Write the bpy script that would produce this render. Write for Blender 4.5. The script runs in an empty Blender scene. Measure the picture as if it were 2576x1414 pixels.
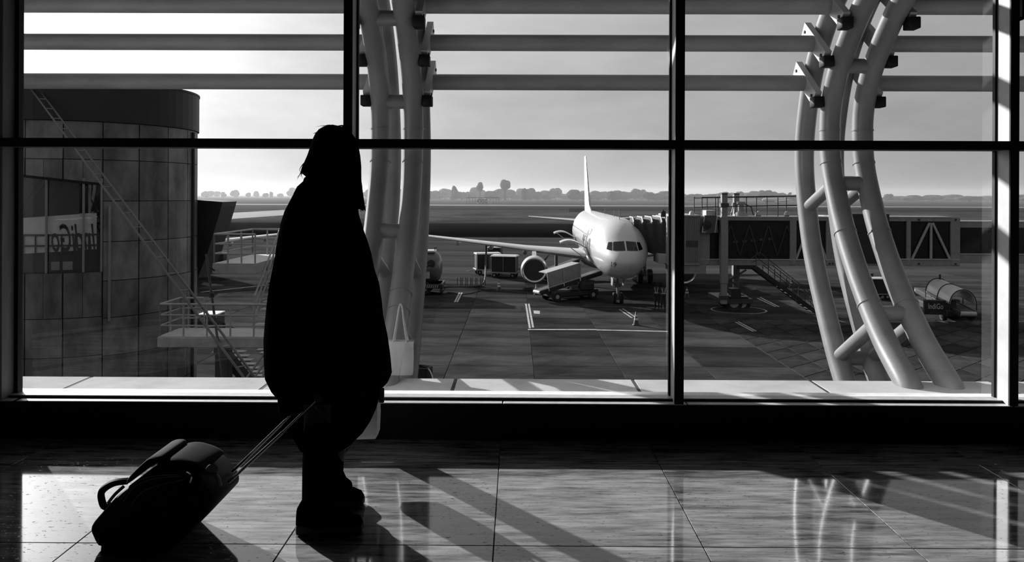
import bpy, math, random
from mathutils import Vector, Matrix
random.seed(7)
R = math.radians
scene = bpy.context.scene
col = scene.collection

# ------------------------------------------------------------------ camera
FPX, CX, CY = 1900.0, 1288.0, 490.0           # focal length and principal point in pixels of 2576x1414
CAMZ, YAW, ROLL = 1.30, R(0.35), R(0.22)
APRON = CAMZ - 7.52
fw = Vector((-math.sin(YAW), math.cos(YAW), 0))
rt0 = Vector((math.cos(YAW), math.sin(YAW), 0))
up0 = Vector((0, 0, 1))
rt = rt0 * math.cos(ROLL) + up0 * math.sin(ROLL)
up = up0 * math.cos(ROLL) - rt0 * math.sin(ROLL)
EYE = Vector((0, 0, CAMZ))
cam_d = bpy.data.cameras.new('camera')
cam = bpy.data.objects.new('camera', cam_d)
col.objects.link(cam)
m = Matrix((rt, up, -fw)).transposed().to_4x4()
m.translation = EYE
cam.matrix_world = m
cam_d.sensor_width = 36.0
cam_d.lens = FPX / 2576 * 36.0
cam_d.shift_y = -(707.0 - CY) / 2576
cam_d.clip_end = 6000
cam_d.clip_start = 0.05
scene.camera = cam

# ------------------------------------------------------------------ view, world, sun
vs = scene.view_settings
vs.view_transform = 'Standard'; vs.look = 'None'; vs.gamma = 1.0; vs.use_curve_mapping = False
vs.exposure = 0.0
try:
    cy = scene.cycles; cy.max_bounces = 6; cy.diffuse_bounces = 3; cy.glossy_bounces = 3; cy.transparent_max_bounces = 10
except Exception: pass
SUN_AZ, SUN_EL = R(-41), R(19.5)              # azimuth from +Y, negative = towards -X
w = bpy.data.worlds.new('sky'); scene.world = w; w.use_nodes = True
nt = w.node_tree; nt.nodes.clear()
def wn(t, **k):
    n = nt.nodes.new(t)
    for a, b in k.items(): setattr(n, a, b)
    return n
to_sun = Vector((math.sin(SUN_AZ) * math.cos(SUN_EL), math.cos(SUN_AZ) * math.cos(SUN_EL), math.sin(SUN_EL)))
tc = wn('ShaderNodeTexCoord'); mp = wn('ShaderNodeMapping')
mp.inputs['Scale'].default_value = (1.0, 1.0, 3.2)
mp.inputs['Rotation'].default_value = (0.1, 0.18, 0.3)
nt.links.new(tc.outputs['Generated'], mp.inputs[0])
nz = wn('ShaderNodeTexNoise'); nz.inputs['Scale'].default_value = 5.0; nz.inputs['Detail'].default_value = 7; nz.inputs['Roughness'].default_value = 0.6
nt.links.new(mp.outputs[0], nz.inputs[0])
mr = wn('ShaderNodeMapRange'); mr.inputs[1].default_value = 0.3; mr.inputs[2].default_value = 0.75; mr.inputs[3].default_value = 0.87; mr.inputs[4].default_value = 1.13
nt.links.new(nz.outputs[0], mr.inputs[0])
# hazy sky: brightness falls off with the angle from the sun, with an aureole close round it
def wm(op, a_, b_=None, c_=None):
    q_ = wn('ShaderNodeMath', operation=op)
    for i_, x_ in enumerate((a_, b_, c_)):
        if x_ is None: continue
        if isinstance(x_, (int, float)): q_.inputs[i_].default_value = x_
        else: nt.links.new(x_, q_.inputs[i_])
    return q_.outputs[0]
dt = wn('ShaderNodeVectorMath', operation='DOT_PRODUCT'); dt.inputs[1].default_value = to_sun
nt.links.new(tc.outputs['Generated'], dt.inputs[0])
ang = wm('ARCCOSINE', wm('MINIMUM', wm('MAXIMUM', dt.outputs['Value'], -1.0), 1.0))
wide = wm('MULTIPLY', wm('EXPONENT', wm('DIVIDE', ang, -R(25.0))), 1.6)
aure = wm('MULTIPLY', wm('EXPONENT', wm('DIVIDE', ang, -R(4.5))), 20.0)
tot = wm('ADD', wm('ADD', wide, aure), 0.29)
mu = wn('ShaderNodeMath', operation='MULTIPLY')
nt.links.new(tot, mu.inputs[0]); nt.links.new(mr.outputs[0], mu.inputs[1])
bg = wn('ShaderNodeBackground'); bg.inputs[1].default_value = 1.0
nt.links.new(mu.outputs[0], bg.inputs[0])
ow = wn('ShaderNodeOutputWorld'); nt.links.new(bg.outputs[0], ow.inputs[0])

sun_d = bpy.data.lights.new('sun', 'SUN'); sun_d.energy = 9.0; sun_d.angle = R(0.6)
sun = bpy.data.objects.new('sun', sun_d); col.objects.link(sun)
to_sun = Vector((math.sin(SUN_AZ) * math.cos(SUN_EL), math.cos(SUN_AZ) * math.cos(SUN_EL), math.sin(SUN_EL)))
sun.rotation_euler = to_sun.to_track_quat('Z', 'Y').to_euler()
sun.location = (-30, 40, 30)

# ------------------------------------------------------------------ helpers
def P(px, py, d):
    """world point seen at pixel (px,py) of the 2576x1414 photograph, d metres in front of the camera"""
    return EYE + fw * d + rt * ((px - CX) * d / FPX) + up * ((CY - py) * d / FPX)
def G(px, py, z=None):
    """where the ray through a pixel meets the level z (the apron by default)"""
    z = APRON if z is None else z
    r = fw + rt * ((px - CX) / FPX) + up * ((CY - py) / FPX)
    return EYE + r * ((z - CAMZ) / r.z)
def V(*a): return Vector(a)

MATS = {}
def mat(name, v=0.5, v2=None, rough=0.5, metal=0.0, scale=4.0, stretch=(1, 1, 1), bump=0.0, spec=0.5, detail=5, lo=0.35, hi=0.65, rnd=0.0, coat=0.0, coord='Object', bumpscale=None, ior=1.5):
    if name in MATS: return MATS[name]
    mt = bpy.data.materials.new(name); mt.use_nodes = True
    n = mt.node_tree; b = n.nodes['Principled BSDF']
    b.inputs['Roughness'].default_value = rough; b.inputs['Metallic'].default_value = metal
    b.inputs['Specular IOR Level'].default_value = spec; b.inputs['Coat Weight'].default_value = coat
    b.inputs['IOR'].default_value = ior
    v2 = v * 0.8 if v2 is None else v2
    t = n.nodes.new('ShaderNodeTexCoord'); mpp = n.nodes.new('ShaderNodeMapping'); mpp.inputs['Scale'].default_value = stretch
    n.links.new(t.outputs[coord], mpp.inputs[0])
    z = n.nodes.new('ShaderNodeTexNoise'); z.inputs['Scale'].default_value = scale; z.inputs['Detail'].default_value = detail; z.inputs['Roughness'].default_value = 0.62
    n.links.new(mpp.outputs[0], z.inputs[0])
    r = n.nodes.new('ShaderNodeMapRange'); r.inputs[1].default_value = lo; r.inputs[2].default_value = hi; r.inputs[3].default_value = v2; r.inputs[4].default_value = v
    n.links.new(z.outputs[0], r.inputs[0])
    out = r.outputs[0]
    if rnd:
        oi = n.nodes.new('ShaderNodeObjectInfo')
        q = n.nodes.new('ShaderNodeMapRange'); q.inputs[3].default_value = 1 - rnd; q.inputs[4].default_value = 1 + rnd
        n.links.new(oi.outputs['Random'], q.inputs[0])
        x = n.nodes.new('ShaderNodeMath'); x.operation = 'MULTIPLY'
        n.links.new(out, x.inputs[0]); n.links.new(q.outputs[0], x.inputs[1]); out = x.outputs[0]
    n.links.new(out, b.inputs['Base Color'])
    if bump:
        bp = n.nodes.new('ShaderNodeBump'); bp.inputs['Strength'].default_value = bump; bp.inputs['Distance'].default_value = 0.02
        n.links.new(z.outputs[0], bp.inputs['Height']); n.links.new(bp.outputs[0], b.inputs['Normal'])
    MATS[name] = mt
    return mt

def frame_from(d):
    d = Vector(d).normalized()
    a = Vector((0, 0, 1)) if abs(d.z) < 0.95 else Vector((1, 0, 0))
    x = d.cross(a).normalized(); y = x.cross(d).normalized()
    return x, y, d

class MB:
    def __init__(s): s.v = []; s.f = []; s.mi = []
    def add(s, vs, fs, mi=0):
        o = len(s.v); s.v += [tuple(q) for q in vs]
        for f in fs: s.f.append([i + o for i in f]); s.mi.append(mi)
        return s
    def box(s, lo, hi, mi=0):
        x0, y0, z0 = lo; x1, y1, z1 = hi
        vs = [(x0,y0,z0),(x1,y0,z0),(x1,y1,z0),(x0,y1,z0),(x0,y0,z1),(x1,y0,z1),(x1,y1,z1),(x0,y1,z1)]
        return s.add(vs, [[0,3,2,1],[4,5,6,7],[0,1,5,4],[1,2,6,5],[2,3,7,6],[3,0,4,7]], mi)
    def bbox(s, lo, hi, b=0.02, mi=0):
        """box with chamfered edges"""
        x0, y0, z0 = lo; x1, y1, z1 = hi
        b = min(b, (x1-x0)/2.01, (y1-y0)/2.01, (z1-z0)/2.01)
        rings = []
        for z, i in ((z0, b), (z0+b, 0), (z1-b, 0), (z1, b)):
            rings.append([(x0+i+b*(i==0), y0+i, z), (x1-i-b*(i==0), y0+i, z), (x1-i, y0+i+b*(i==0), z), (x1-i, y1-i-b*(i==0), z),
                          (x1-i-b*(i==0), y1-i, z), (x0+i+b*(i==0), y1-i, z), (x0+i, y1-i-b*(i==0), z), (x0+i, y0+i+b*(i==0), z)])
        return s.loft(rings, cap=True, mi=mi)
    def loft(s, rings, cap=True, closed=True, mi=0):
        n = len(rings[0]); vs = [q for r_ in rings for q in r_]; fs = []
        for i in range(len(rings)-1):
            for j in range(n if closed else n-1):
                k = (j+1) % n
                fs.append([i*n+j, i*n+k, (i+1)*n+k, (i+1)*n+j])
        if cap:
            fs.append(list(range(n))[::-1]); fs.append([(len(rings)-1)*n+j for j in range(n)])
        return s.add(vs, fs, mi)
    def tube(s, pts, r, n=8, cap=True, mi=0):
        pts = [Vector(p) for p in pts]; rings = []
        x = None
        for i, p in enumerate(pts):
            d = (pts[min(i+1, len(pts)-1)] - pts[max(i-1, 0)]).normalized()
            if x is None: x, y, _ = frame_from(d)
            else:
                x = (x - d * x.dot(d)).normalized()
            y = d.cross(x).normalized()
            rr = r[i] if isinstance(r, (list, tuple)) else r
            rings.append([p + x*(rr*math.cos(2*math.pi*k/n)) + y*(rr*math.sin(2*math.pi*k/n)) for k in range(n)])
        return s.loft(rings, cap, mi=mi)
    def bar(s, a, b, wx, wy, upv=(0,0,1), mi=0):
        a = Vector(a); b = Vector(b); d = (b-a).normalized(); u = Vector(upv)
        x = d.cross(u)
        if x.length < 1e-4: x = d.cross(Vector((1,0,0)))
        x.normalize(); y = x.cross(d).normalized()
        rr = []
        for p in (a, b): rr.append([p - x*wx/2 - y*wy/2, p + x*wx/2 - y*wy/2, p + x*wx/2 + y*wy/2, p - x*wx/2 + y*wy/2])
        return s.loft(rr, True, mi=mi)
    def prism(s, poly, off, mi=0):
        """poly: list of 3D points, off: extrusion vector"""
        off = Vector(off); a = [Vector(p) for p in poly]; b = [p + off for p in a]; n = len(a)
        fs = [list(range(n))[::-1], [n+i for i in range(n)]] + [[i, (i+1)%n, n+(i+1)%n, n+i] for i in range(n)]
        return s.add(a + b, fs, mi)
    def lathe(s, prof, c=(0,0,0), axis=(0,0,1), n=20, cap=True, mi=0):
        c = Vector(c); x, y, d = frame_from(axis)
        rings = [[c + d*h + x*(r_*math.cos(2*math.pi*k/n)) + y*(r_*math.sin(2*math.pi*k/n)) for k in range(n)] for r_, h in prof]
        return s.loft(rings, cap, mi=mi)
    def xf(s, M):
        s.v = [tuple(M @ Vector(p)) for p in s.v]; return s
    def mesh(s, name, mats, smooth=False, ang=None):
        me = bpy.data.meshes.new(name); me.from_pydata(s.v, [], s.f)
        for mt in (mats if isinstance(mats, (list, tuple)) else [mats]): me.materials.append(mt)
        if any(s.mi): me.polygons.foreach_set('material_index', s.mi)
        import bmesh
        bm = bmesh.new(); bm.from_mesh(me); bmesh.ops.recalc_face_normals(bm, faces=bm.faces); bm.to_mesh(me); bm.free()
        if smooth:
            me.polygons.foreach_set('use_smooth', [True]*len(me.polygons))
            try: me.set_sharp_from_angle(angle=R(ang or 40))
            except Exception: pass
        me.update()
        return me
    def build(s, name, mats, parent=None, smooth=False, ang=None):
        return link(name, s.mesh(name, mats, smooth, ang), parent)

def link(name, data, parent=None, loc=None):
    o = bpy.data.objects.new(name, data); col.objects.link(o)
    if parent is not None: o.parent = parent
    if loc is not None: o.location = loc
    return o
def tag(o, label=None, cat=None, group=None, kind=None):
    if label: o['label'] = label
    if cat: o['category'] = cat
    if group: o['group'] = group
    if kind: o['kind'] = kind
    return o
def thing(name, label, cat, loc=(0,0,0), rz=0, group=None):
    o = bpy.data.objects.new(name, None); col.objects.link(o)
    o.location = loc; o.rotation_euler = (0, 0, rz); o.empty_display_size = 0.1
    return tag(o, label, cat, group)
def copy_tree(o, parent=None, label=None):
    c = o.copy(); col.objects.link(c)
    if parent is not None: c.parent = parent
    if label: c['label'] = label
    for ch in list(o.children): copy_tree(ch, c)
    return c
def smooth_pts(pts, k=5):
    pts = [Vector(p) for p in pts]; out = []
    for i in range(len(pts)-1):
        p0, p1, p2, p3 = pts[max(i-1,0)], pts[i], pts[i+1], pts[min(i+2,len(pts)-1)]
        for j in range(k):
            t = j/k
            out.append(0.5*((2*p1) + (p2-p0)*t + (2*p0-5*p1+4*p2-p3)*t*t + (3*p1-p0-3*p2+p3)*t**3))
    out.append(pts[-1]); return out
def text_geo(s, size=1.0, shear=0.0, bold=0.0):
    cu = bpy.data.curves.new('lettering', 'FONT'); cu.body = s; cu.size = size; cu.shear = shear; cu.offset = bold
    cu.resolution_u = 4; cu.align_x = 'LEFT'
    o = bpy.data.objects.new('lettering', cu); col.objects.link(o)
    dg = bpy.context.evaluated_depsgraph_get(); dg.update()
    me = bpy.data.meshes.new_from_object(o.evaluated_get(dg))
    vs = [Vector(v.co) for v in me.vertices]; fs = [list(p.vertices) for p in me.polygons]
    bpy.data.objects.remove(o); bpy.data.curves.remove(cu); bpy.data.meshes.remove(me)
    return vs, fs

# ------------------------------------------------------------------ materials
black = mat('black_metal', 0.012, 0.006, rough=0.6, spec=0.25)
blackwall = mat('black_plinth', 0.010, 0.006, rough=0.7, spec=0.15, scale=30)
alu = mat('sunlit_aluminium', 0.62, 0.5, rough=0.4, scale=20)
darkroom = mat('dark_interior', 0.02, 0.014, rough=0.8, scale=2, spec=0.1)
paint = mat('grey_steel_paint', 0.21, 0.16, rough=0.36, scale=3, bump=0.05, spec=0.4)
louvre_m = mat('louvre_paint', 0.30, 0.22, rough=0.5, scale=6, stretch=(0.3, 1, 1))
ledge_m = mat('ledge_panel', 0.46, 0.37, rough=0.7, spec=0.0, scale=2.5, rnd=0.06)
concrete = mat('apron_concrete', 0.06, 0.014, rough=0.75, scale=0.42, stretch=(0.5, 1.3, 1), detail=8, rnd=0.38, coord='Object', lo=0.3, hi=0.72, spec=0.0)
paver_m = mat('apron_paver', 0.055, 0.02, rough=0.7, scale=0.7, detail=7, rnd=0.25, spec=0.0)
jointm = mat('dark_joint', 0.02, 0.012, rough=0.9)
white = mat('white_paint', 0.62, 0.56, rough=0.3, scale=2, spec=0.5)
linepaint = mat('line_paint', 0.42, 0.22, rough=0.6, scale=3)
grey = mat('mid_grey_paint', 0.25, 0.2, rough=0.45, scale=3)
lgrey = mat('light_grey_paint', 0.38, 0.30, rough=0.45, scale=3)
dgrey = mat('dark_grey_paint', 0.05, 0.035, rough=0.5, scale=3)
dark = mat('near_black_paint', 0.02, 0.012, rough=0.5, scale=3)
rubber = mat('rubber', 0.015, 0.01, rough=0.8)
chrome = mat('bright_metal', 0.7, 0.6, rough=0.22, metal=0.9)
dglass = mat('dark_glass', 0.006, 0.004, rough=0.08, spec=0.35)
tower_m = mat('tower_cladding', 0.21, 0.07, rough=0.45, scale=1.6, stretch=(1, 1, 0.5), rnd=0.25, detail=8)
fascia_m = mat('tower_fascia', 0.012, 0.007, rough=0.5, scale=2)
fabric = mat('black_fabric', 0.004, 0.002, rough=0.95, spec=0.0, scale=40)
hair_m = mat('black_hair', 0.004, 0.002, rough=0.9, spec=0.0, scale=60, stretch=(1, 1, 0.1))
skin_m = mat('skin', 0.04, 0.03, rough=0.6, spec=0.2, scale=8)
nylon = mat('black_nylon', 0.006, 0.003, rough=0.6, spec=0.2, scale=120)
leaf = mat('hazy_foliage', 0.06, 0.03, rough=0.9, scale=0.25, spec=0.1, rnd=0.25)

def glass_mat(name, tint=0.96, refl=1.0):
    mt = bpy.data.materials.new(name); mt.use_nodes = True; n = mt.node_tree; n.nodes.clear()
    o = n.nodes.new('ShaderNodeOutputMaterial'); mx = n.nodes.new('ShaderNodeMixShader')
    t = n.nodes.new('ShaderNodeBsdfTransparent'); t.inputs[0].default_value = (tint, tint, tint, 1)
    g = n.nodes.new('ShaderNodeBsdfGlossy'); g.inputs['Roughness'].default_value = 0.0; g.inputs[0].default_value = (1, 1, 1, 1)
    f = n.nodes.new('ShaderNodeFresnel'); f.inputs[0].default_value = 1.5
    mm = n.nodes.new('ShaderNodeMath'); mm.operation = 'MULTIPLY'; mm.inputs[1].default_value = refl; mm.use_clamp = True
    n.links.new(f.outputs[0], mm.inputs[0]); n.links.new(mm.outputs[0], mx.inputs[0])
    n.links.new(t.outputs[0], mx.inputs[1]); n.links.new(g.outputs[0], mx.inputs[2]); n.links.new(mx.outputs[0], o.inputs[0])
    return mt
pane_m = glass_mat('window_glass', 0.97, 1.8)
clear_m = glass_mat('clear_plastic', 0.85, 1.5)

def travertine():
    mt = bpy.data.materials.new('polished_travertine'); mt.use_nodes = True; n = mt.node_tree; b = n.nodes['Principled BSDF']
    def N(t, **k):
        q = n.nodes.new(t)
        for a, c in k.items(): setattr(q, a, c)
        return q
    t = N('ShaderNodeTexCoord'); oi = N('ShaderNodeObjectInfo')
    def noise(scale, st, det=6, lo=.3, hi=.7, a=0., c=1.):
        mm = N('ShaderNodeMapping'); mm.inputs['Scale'].default_value = st
        n.links.new(t.outputs['Object'], mm.inputs[0])
        z = N('ShaderNodeTexNoise', noise_dimensions='4D'); z.inputs['Scale'].default_value = scale; z.inputs['Detail'].default_value = det; z.inputs['Roughness'].default_value = .65
        n.links.new(mm.outputs[0], z.inputs['Vector'])
        w_ = N('ShaderNodeMath', operation='MULTIPLY'); w_.inputs[1].default_value = 37.0
        n.links.new(oi.outputs['Random'], w_.inputs[0]); n.links.new(w_.outputs[0], z.inputs['W'])
        r = N('ShaderNodeMapRange'); r.inputs[1].default_value = lo; r.inputs[2].default_value = hi; r.inputs[3].default_value = a; r.inputs[4].default_value = c
        n.links.new(z.outputs[0], r.inputs[0]); return r
    vein = noise(5.0, (0.8, 6.5, 1), 10, .36, .64, .05, .36)
    pit = noise(64.0, (0.6, 1.6, 1), 3, .29, .37, 0.15, 1.0)
    cloud = noise(2.2, (1, 1.8, 1), 4, .3, .7, .7, 1.15)
    m1 = N('ShaderNodeMath', operation='MULTIPLY'); m2 = N('ShaderNodeMath', operation='MULTIPLY')
    n.links.new(vein.outputs[0], m1.inputs[0]); n.links.new(pit.outputs[0], m1.inputs[1])
    n.links.new(m1.outputs[0], m2.inputs[0]); n.links.new(cloud.outputs[0], m2.inputs[1])
    n.links.new(m2.outputs[0], b.inputs['Base Color'])
    b.inputs['Roughness'].default_value = 0.06; b.inputs['IOR'].default_value = 1.72
    sp = N('ShaderNodeMath', operation='MULTIPLY'); sp.inputs[1].default_value = 0.5
    n.links.new(pit.outputs[0], sp.inputs[0]); n.links.new(sp.outputs[0], b.inputs['Specular IOR Level'])
    bp = N('ShaderNodeBump'); bp.inputs['Strength'].default_value = .25; bp.inputs['Distance'].default_value = .002
    n.links.new(pit.outputs[0], bp.inputs['Height']); n.links.new(bp.outputs[0], b.inputs['Normal'])
    return mt
trav = travertine()

# ================================================================== THE HALL
YW = 4.13                                     # glass plane
def struct(name, mb, m_, parent=None, smooth=False):
    o = mb.build(name, m_, parent, smooth)
    if parent is None: o['kind'] = 'structure'
    return o
floor = struct('floor', MB().box((-7, -8, -0.12), (7, 4.25, -0.012)), jointm)
xs = [-6.28 + 0.775*i for i in range(17)]
ys = [2.797 - 0.863*i for i in range(12, 0, -1)] + [2.797, 3.66, 4.05]
tile_cache = {}
for i in range(len(xs)-1):
    for j in range(len(ys)-1):
        if ys[j+1] < 0.9: continue
        a, b_ = xs[i], xs[i+1]; c, d = ys[j], ys[j+1]; g = 0.0016
        key = round(d-c, 3)
        if key not in tile_cache:
            tile_cache[key] = MB().bbox((-(b_-a)/2+g, -(d-c)/2+g, -0.014), ((b_-a)/2-g, (d-c)/2-g, 0), 0.0015).mesh('tile', trav)
        link('tile', tile_cache[key], floor, ((a+b_)/2, (c+d)/2, 0))
struct('ceiling', MB().box((-7, -8, 4.2), (7, 4.3, 4.4)), darkroom)
struct('wall_back', MB().box((-7, -8.2, -0.1), (7, -8, 4.2)), darkroom)
struct('wall_left', MB().box((-7.2, -8, -0.1), (-7, 4.25, 4.2)), darkroom)
struct('wall_right', MB().box((7, -8, -0.1), (7.2, 4.25, 4.2)), darkroom)
# low upstand under the glazing with its stepped sill
PL_Y, SILL = 4.0, 0.192
struct('wall_window', MB().box((-7, PL_Y, -0.05), (7, 4.25, SILL)), blackwall)
for k, (a, b_) in enumerate(((-7, -2.68), (-2.655, -0.072), (-0.066, 0.905), (0.91, 2.62), (2.63, 7))):
    struct('trim_%d' % (k+1), MB().bbox((a, PL_Y-0.006, SILL-0.001), (b_, 4.055, SILL+0.004), 0.002), alu)
struct('trim_6', MB().box((-7, 4.055, SILL), (7, 4.06, SILL+0.013)), black)
struct('trim_7', MB().bbox((-7, 4.06, SILL), (7, 4.20, SILL+0.017), 0.003), alu)

# mullions: dark near cap, pale side walls
def XW(px, py, y):                            # world X of a pixel at a wall-parallel depth plane y
    r = fw + rt*((px-CX)/FPX) + up*((CY-py)/FPX)
    return EYE.x + r.x*y/r.y
YN = 4.0
sides = mat('mullion_side', 0.55, 0.45, rough=0.45, scale=8)
mull = [(862, 884), (1698, 1721), (2541, 2563)]
mx = []
n_trim = 8
for (a, b_) in mull:
    x0, x1 = XW(a, 707, YN), XW(b_, 707, YN); mx.append((x0, x1))
    o = struct('trim_%d' % n_trim, MB().box((x0, YN, SILL), (x1, YN+0.012, 4.2)), black); n_trim += 1
    c = MB().bbox((x0+0.002, YN+0.012, SILL), (x1-0.002, YW+0.03, 4.2), 0.002).build('mullion_box', sides, o)
    MB().box((x0-0.008, YW-0.012, SILL), (x1+0.008, YW+0.012, 4.2)).build('gasket', black, o)
extra = [5.99 - 1.77 + 0.0]
for x0 in (4.40, -4.75, -6.5):
    o = struct('trim_%d' % n_trim, MB().box((x0, YN, SILL), (x0+0.046, YN+0.012, 4.2)), black); n_trim += 1
    MB().bbox((x0+0.002, YN+0.012, SILL), (x0+0.044, YW+0.03, 4.2), 0.002).build('mullion_box', sides, o)
# wide dark pillar at the photograph's left border
pil_r = XW(4, 700, YN)
gp = mat('pillar_cladding', 0.2, 0.12, rough=0.5, scale=12, stretch=(1, 1, 0.15))
o = struct('column_window', MB().bbox((pil_r-0.95, YN, SILL), (pil_r, YW+0.03, 4.2), 0.004), gp)
MB().box((pil_r-0.01, YW-0.03, SILL), (pil_r+0.022, YW+0.012, 4.2)).build('gasket', black, o)
# transoms
zt0 = P(1288, 373, YN).z; zt1 = P(1288, 351, YN).z
for z0, z1 in ((zt0, zt1), (2.86, 2.91)):
    o = struct('trim_%d' % n_trim, MB().box((-7, YN-0.004, z0), (7, YN+0.02, z1)), black); n_trim += 1
    MB().box((-7, YN+0.02, z0+0.001), (7, YW+0.02, z1-0.001)).build('rail_box', dgrey, o)
# panes
edges = [-6.5, -4.75, pil_r-0.95, None, pil_r, mx[0][0], mx[0][1], mx[1][0], mx[1][1], mx[2][0], mx[2][1], 4.40, 4.446, 7.0]
spans = [(-7, -6.5), (-6.454, -4.75), (-4.704, pil_r-0.95), (pil_r, mx[0][0]), (mx[0][1], mx[1][0]), (mx[1][1], mx[2][0]), (mx[2][1], 4.40), (4.446, 7.0)]
k = 1
for a, b_ in spans:
    for z0, z1 in ((SILL+0.017, zt0), (zt1, 2.86), (2.91, 4.2)):
        me = bpy.data.meshes.new('pane'); me.from_pydata([(a, YW, z0), (b_, YW, z0), (b_, YW, z1), (a, YW, z1)], [], [[0, 1, 2, 3]]); me.materials.append(pane_m)
        o = link('window_%d' % k, me); o['kind'] = 'structure'; k += 1
# fitting high on the right mullion
ft = thing('window_fitting', 'small pale boxed fitting hanging high beside the mullion at upper corner', 'fitting', P(2560, 22, 4.02))
MB().bbox((-0.016, -0.02, -0.052), (0.014, 0.10, 0.09), 0.003).build('box', alu, ft)
MB().box((-0.018, -0.022, -0.064), (0.016, 0.10, -0.05)).build('end_cap', black, ft)
MB().box((0.014, -0.021, -0.06), (0.024, 0.1, 0.09)).build('side_plate', black, ft)

# terminal facade below the hall and the ledge outside the glass
struct('wall_outer', MB().box((-40, 4.0, APRON), (60, 4.9, -0.3)), dgrey)
struct('wall_facade_left', MB().box((-40, 4.1, -0.3), (-7.2, 4.3, 4.6)), dgrey)
struct('wall_facade_right', MB().box((7.2, 4.1, -0.3), (60, 4.3, 4.6)), dgrey)
LE = 5.33
led = struct('ledge', MB().box((-16, 4.25, -0.3), (24, LE-0.02, -0.02)), dgrey)
led['label'] = 'pale ledge outside the window'
lx = [XW(145, 993, 4.93), XW(645, 993, 4.93), XW(1135, 993, 4.93), XW(1615, 993, 4.93), XW(2098, 993, 4.93)]
lx = [lx[0]-1.26*i for i in range(9, 0, -1)] + lx + [lx[4]+1.26*i for i in range(1, 14)]
for i in range(len(lx)-1):
    MB().bbox((lx[i]+0.012, 4.26, -0.03), (lx[i+1]-0.012, LE, 0.0), 0.002).build('ledge_panel', ledge_m, led)
    MB().box((lx[i]-0.012, 4.26, -0.03), (lx[i]+0.012, LE-.004, -0.003)).build('joint_sealant', jointm, led)

# ================================================================== CURVED TRUSSES AND LOUVRE TUBES OUTSIDE
FRONT = [(5.16, -0.06), (5.24, 0.02), (5.556, .247), (5.90, .586), (6.18, .942), (6.37, 1.266), (6.49, 1.539), (6.53, 1.78), (6.51, 2.05), (6.37, 2.34), (6.11, 2.62), (5.80, 2.86), (5.35, 3.08), (4.8, 3.2)]
REAR = [(5.03, -1.42), (5.6, -.86), (6.22, -.22), (6.557, .23), (6.877, .757), (7.05, 1.263), (7.11, 1.637), (7.06, 2.006), (6.895, 2.425), (6.60, 2.80), (6.2, 3.10), (5.6, 3.36), (4.9, 3.5)]
def chord_pts(tab): return smooth_pts([(0, y, z) for y, z in tab], 6)
def at_z(tab, z):
    p = chord_pts(tab)
    i = min(range(len(p)), key=lambda q: abs(p[q].z - z)); return p[i]
TR = 0.086
bracket_m = mat('bracket_paint', .42, .34, rough=.4)
LOUV = [(6.75, 2.305), (6.55, 2.617), (6.2, 2.857), (5.75, 3.04), (5.25, 3.15), (4.8, 3.19)]
def truss(xa, xb, ties, diags, rings_, label):
    t = thing('curved_truss', label, 'truss', ((xa+xb)/2, 5.2, 0), 0, 'curved tube trusses outside the glass')
    ox = Vector(((xa+xb)/2, 5.2, 0))
    def B(mb, name, m_=paint, par=None):
        mb.v = [tuple(Vector(q)-ox) for q in mb.v]
        return mb.build(name, m_, par or t, True, 50)
    for x in (xa, xb):
        f = B(MB().tube([p + V(x, 0, 0) for p in chord_pts(FRONT)], TR, 20), 'front_chord')
        for z in rings_:
            q = chord_pts(FRONT); i = min(range(1, len(q)-1), key=lambda k_: abs(q[k_].z - z)); d = (q[i+1]-q[i-1]).normalized()
            B(MB().tube([q[i]+V(x, 0, 0)-d*0.006, q[i]+V(x, 0, 0)+d*0.006], TR+0.005, 20), 'weld_seam', paint, f)
        B(MB().tube([p + V(x, 0, 0) for p in chord_pts(REAR)], TR, 20), 'rear_chord')
    for tab, z in ties:
        q = at_z(tab, z)
        B(MB().tube([(xa+0.05, q.y, q.z), (xb-0.05, q.y, q.z)], 0.062, 16), 'tie')
    for zr, zf in diags:
        for x in (xa, xb):
            B(MB().tube([at_z(REAR, zr)+V(x, 0, 0), at_z(FRONT, zf)+V(x, 0, 0)], 0.055, 16), 'diagonal')
    for (y, z) in LOUV[:4]:
        for x, s in ((xa, -1), (xb, 1)):
            xx = x + s*(TR+0.035)
            a = V(xx, y-0.24, z-0.17); b_ = V(xx, y+0.21, z+0.17)
            k_ = B(MB().bar(a, b_, 0.055, 0.085, (1, 0, 0)) if False else MB().bar(a, b_, 0.055, 0.13, (0, 0, 1)), 'bracket', bracket_m)
            B(MB().bbox((xx-0.045, y-0.30, z-0.245), (xx+0.045, y-0.19, z-0.155), 0.006), 'bracket_block', black, k_)
            for h in (0.1, 0.9):
                c = a.lerp(b_, h)
                B(MB().tube([c+V(s*0.02, 0, 0), c+V(s*0.036, 0, 0)], 0.014, 8), 'bolt', black, k_)
    return t
XA, XB = 2.70, 2.98
LA, LB = -1.175, -0.895
truss(LA, LB, [(FRONT, 2.72), (FRONT, 2.12), (FRONT, 1.02), (REAR, 0.62)], [(0.55, 0.85), (0.0, .3)], [1.85, 1.56, .55, .42], 'curved truss of four grey tubes just past the standing person')
truss(XA, XB, [(FRONT, 2.39), (FRONT, 1.42), (FRONT, .40), (REAR, -.06)], [(1.2, 1.42), (-.03, .33)], [1.85, 1.56, .98, .47], 'curved truss of four pale tubes in front of the boarding bridge')
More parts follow.
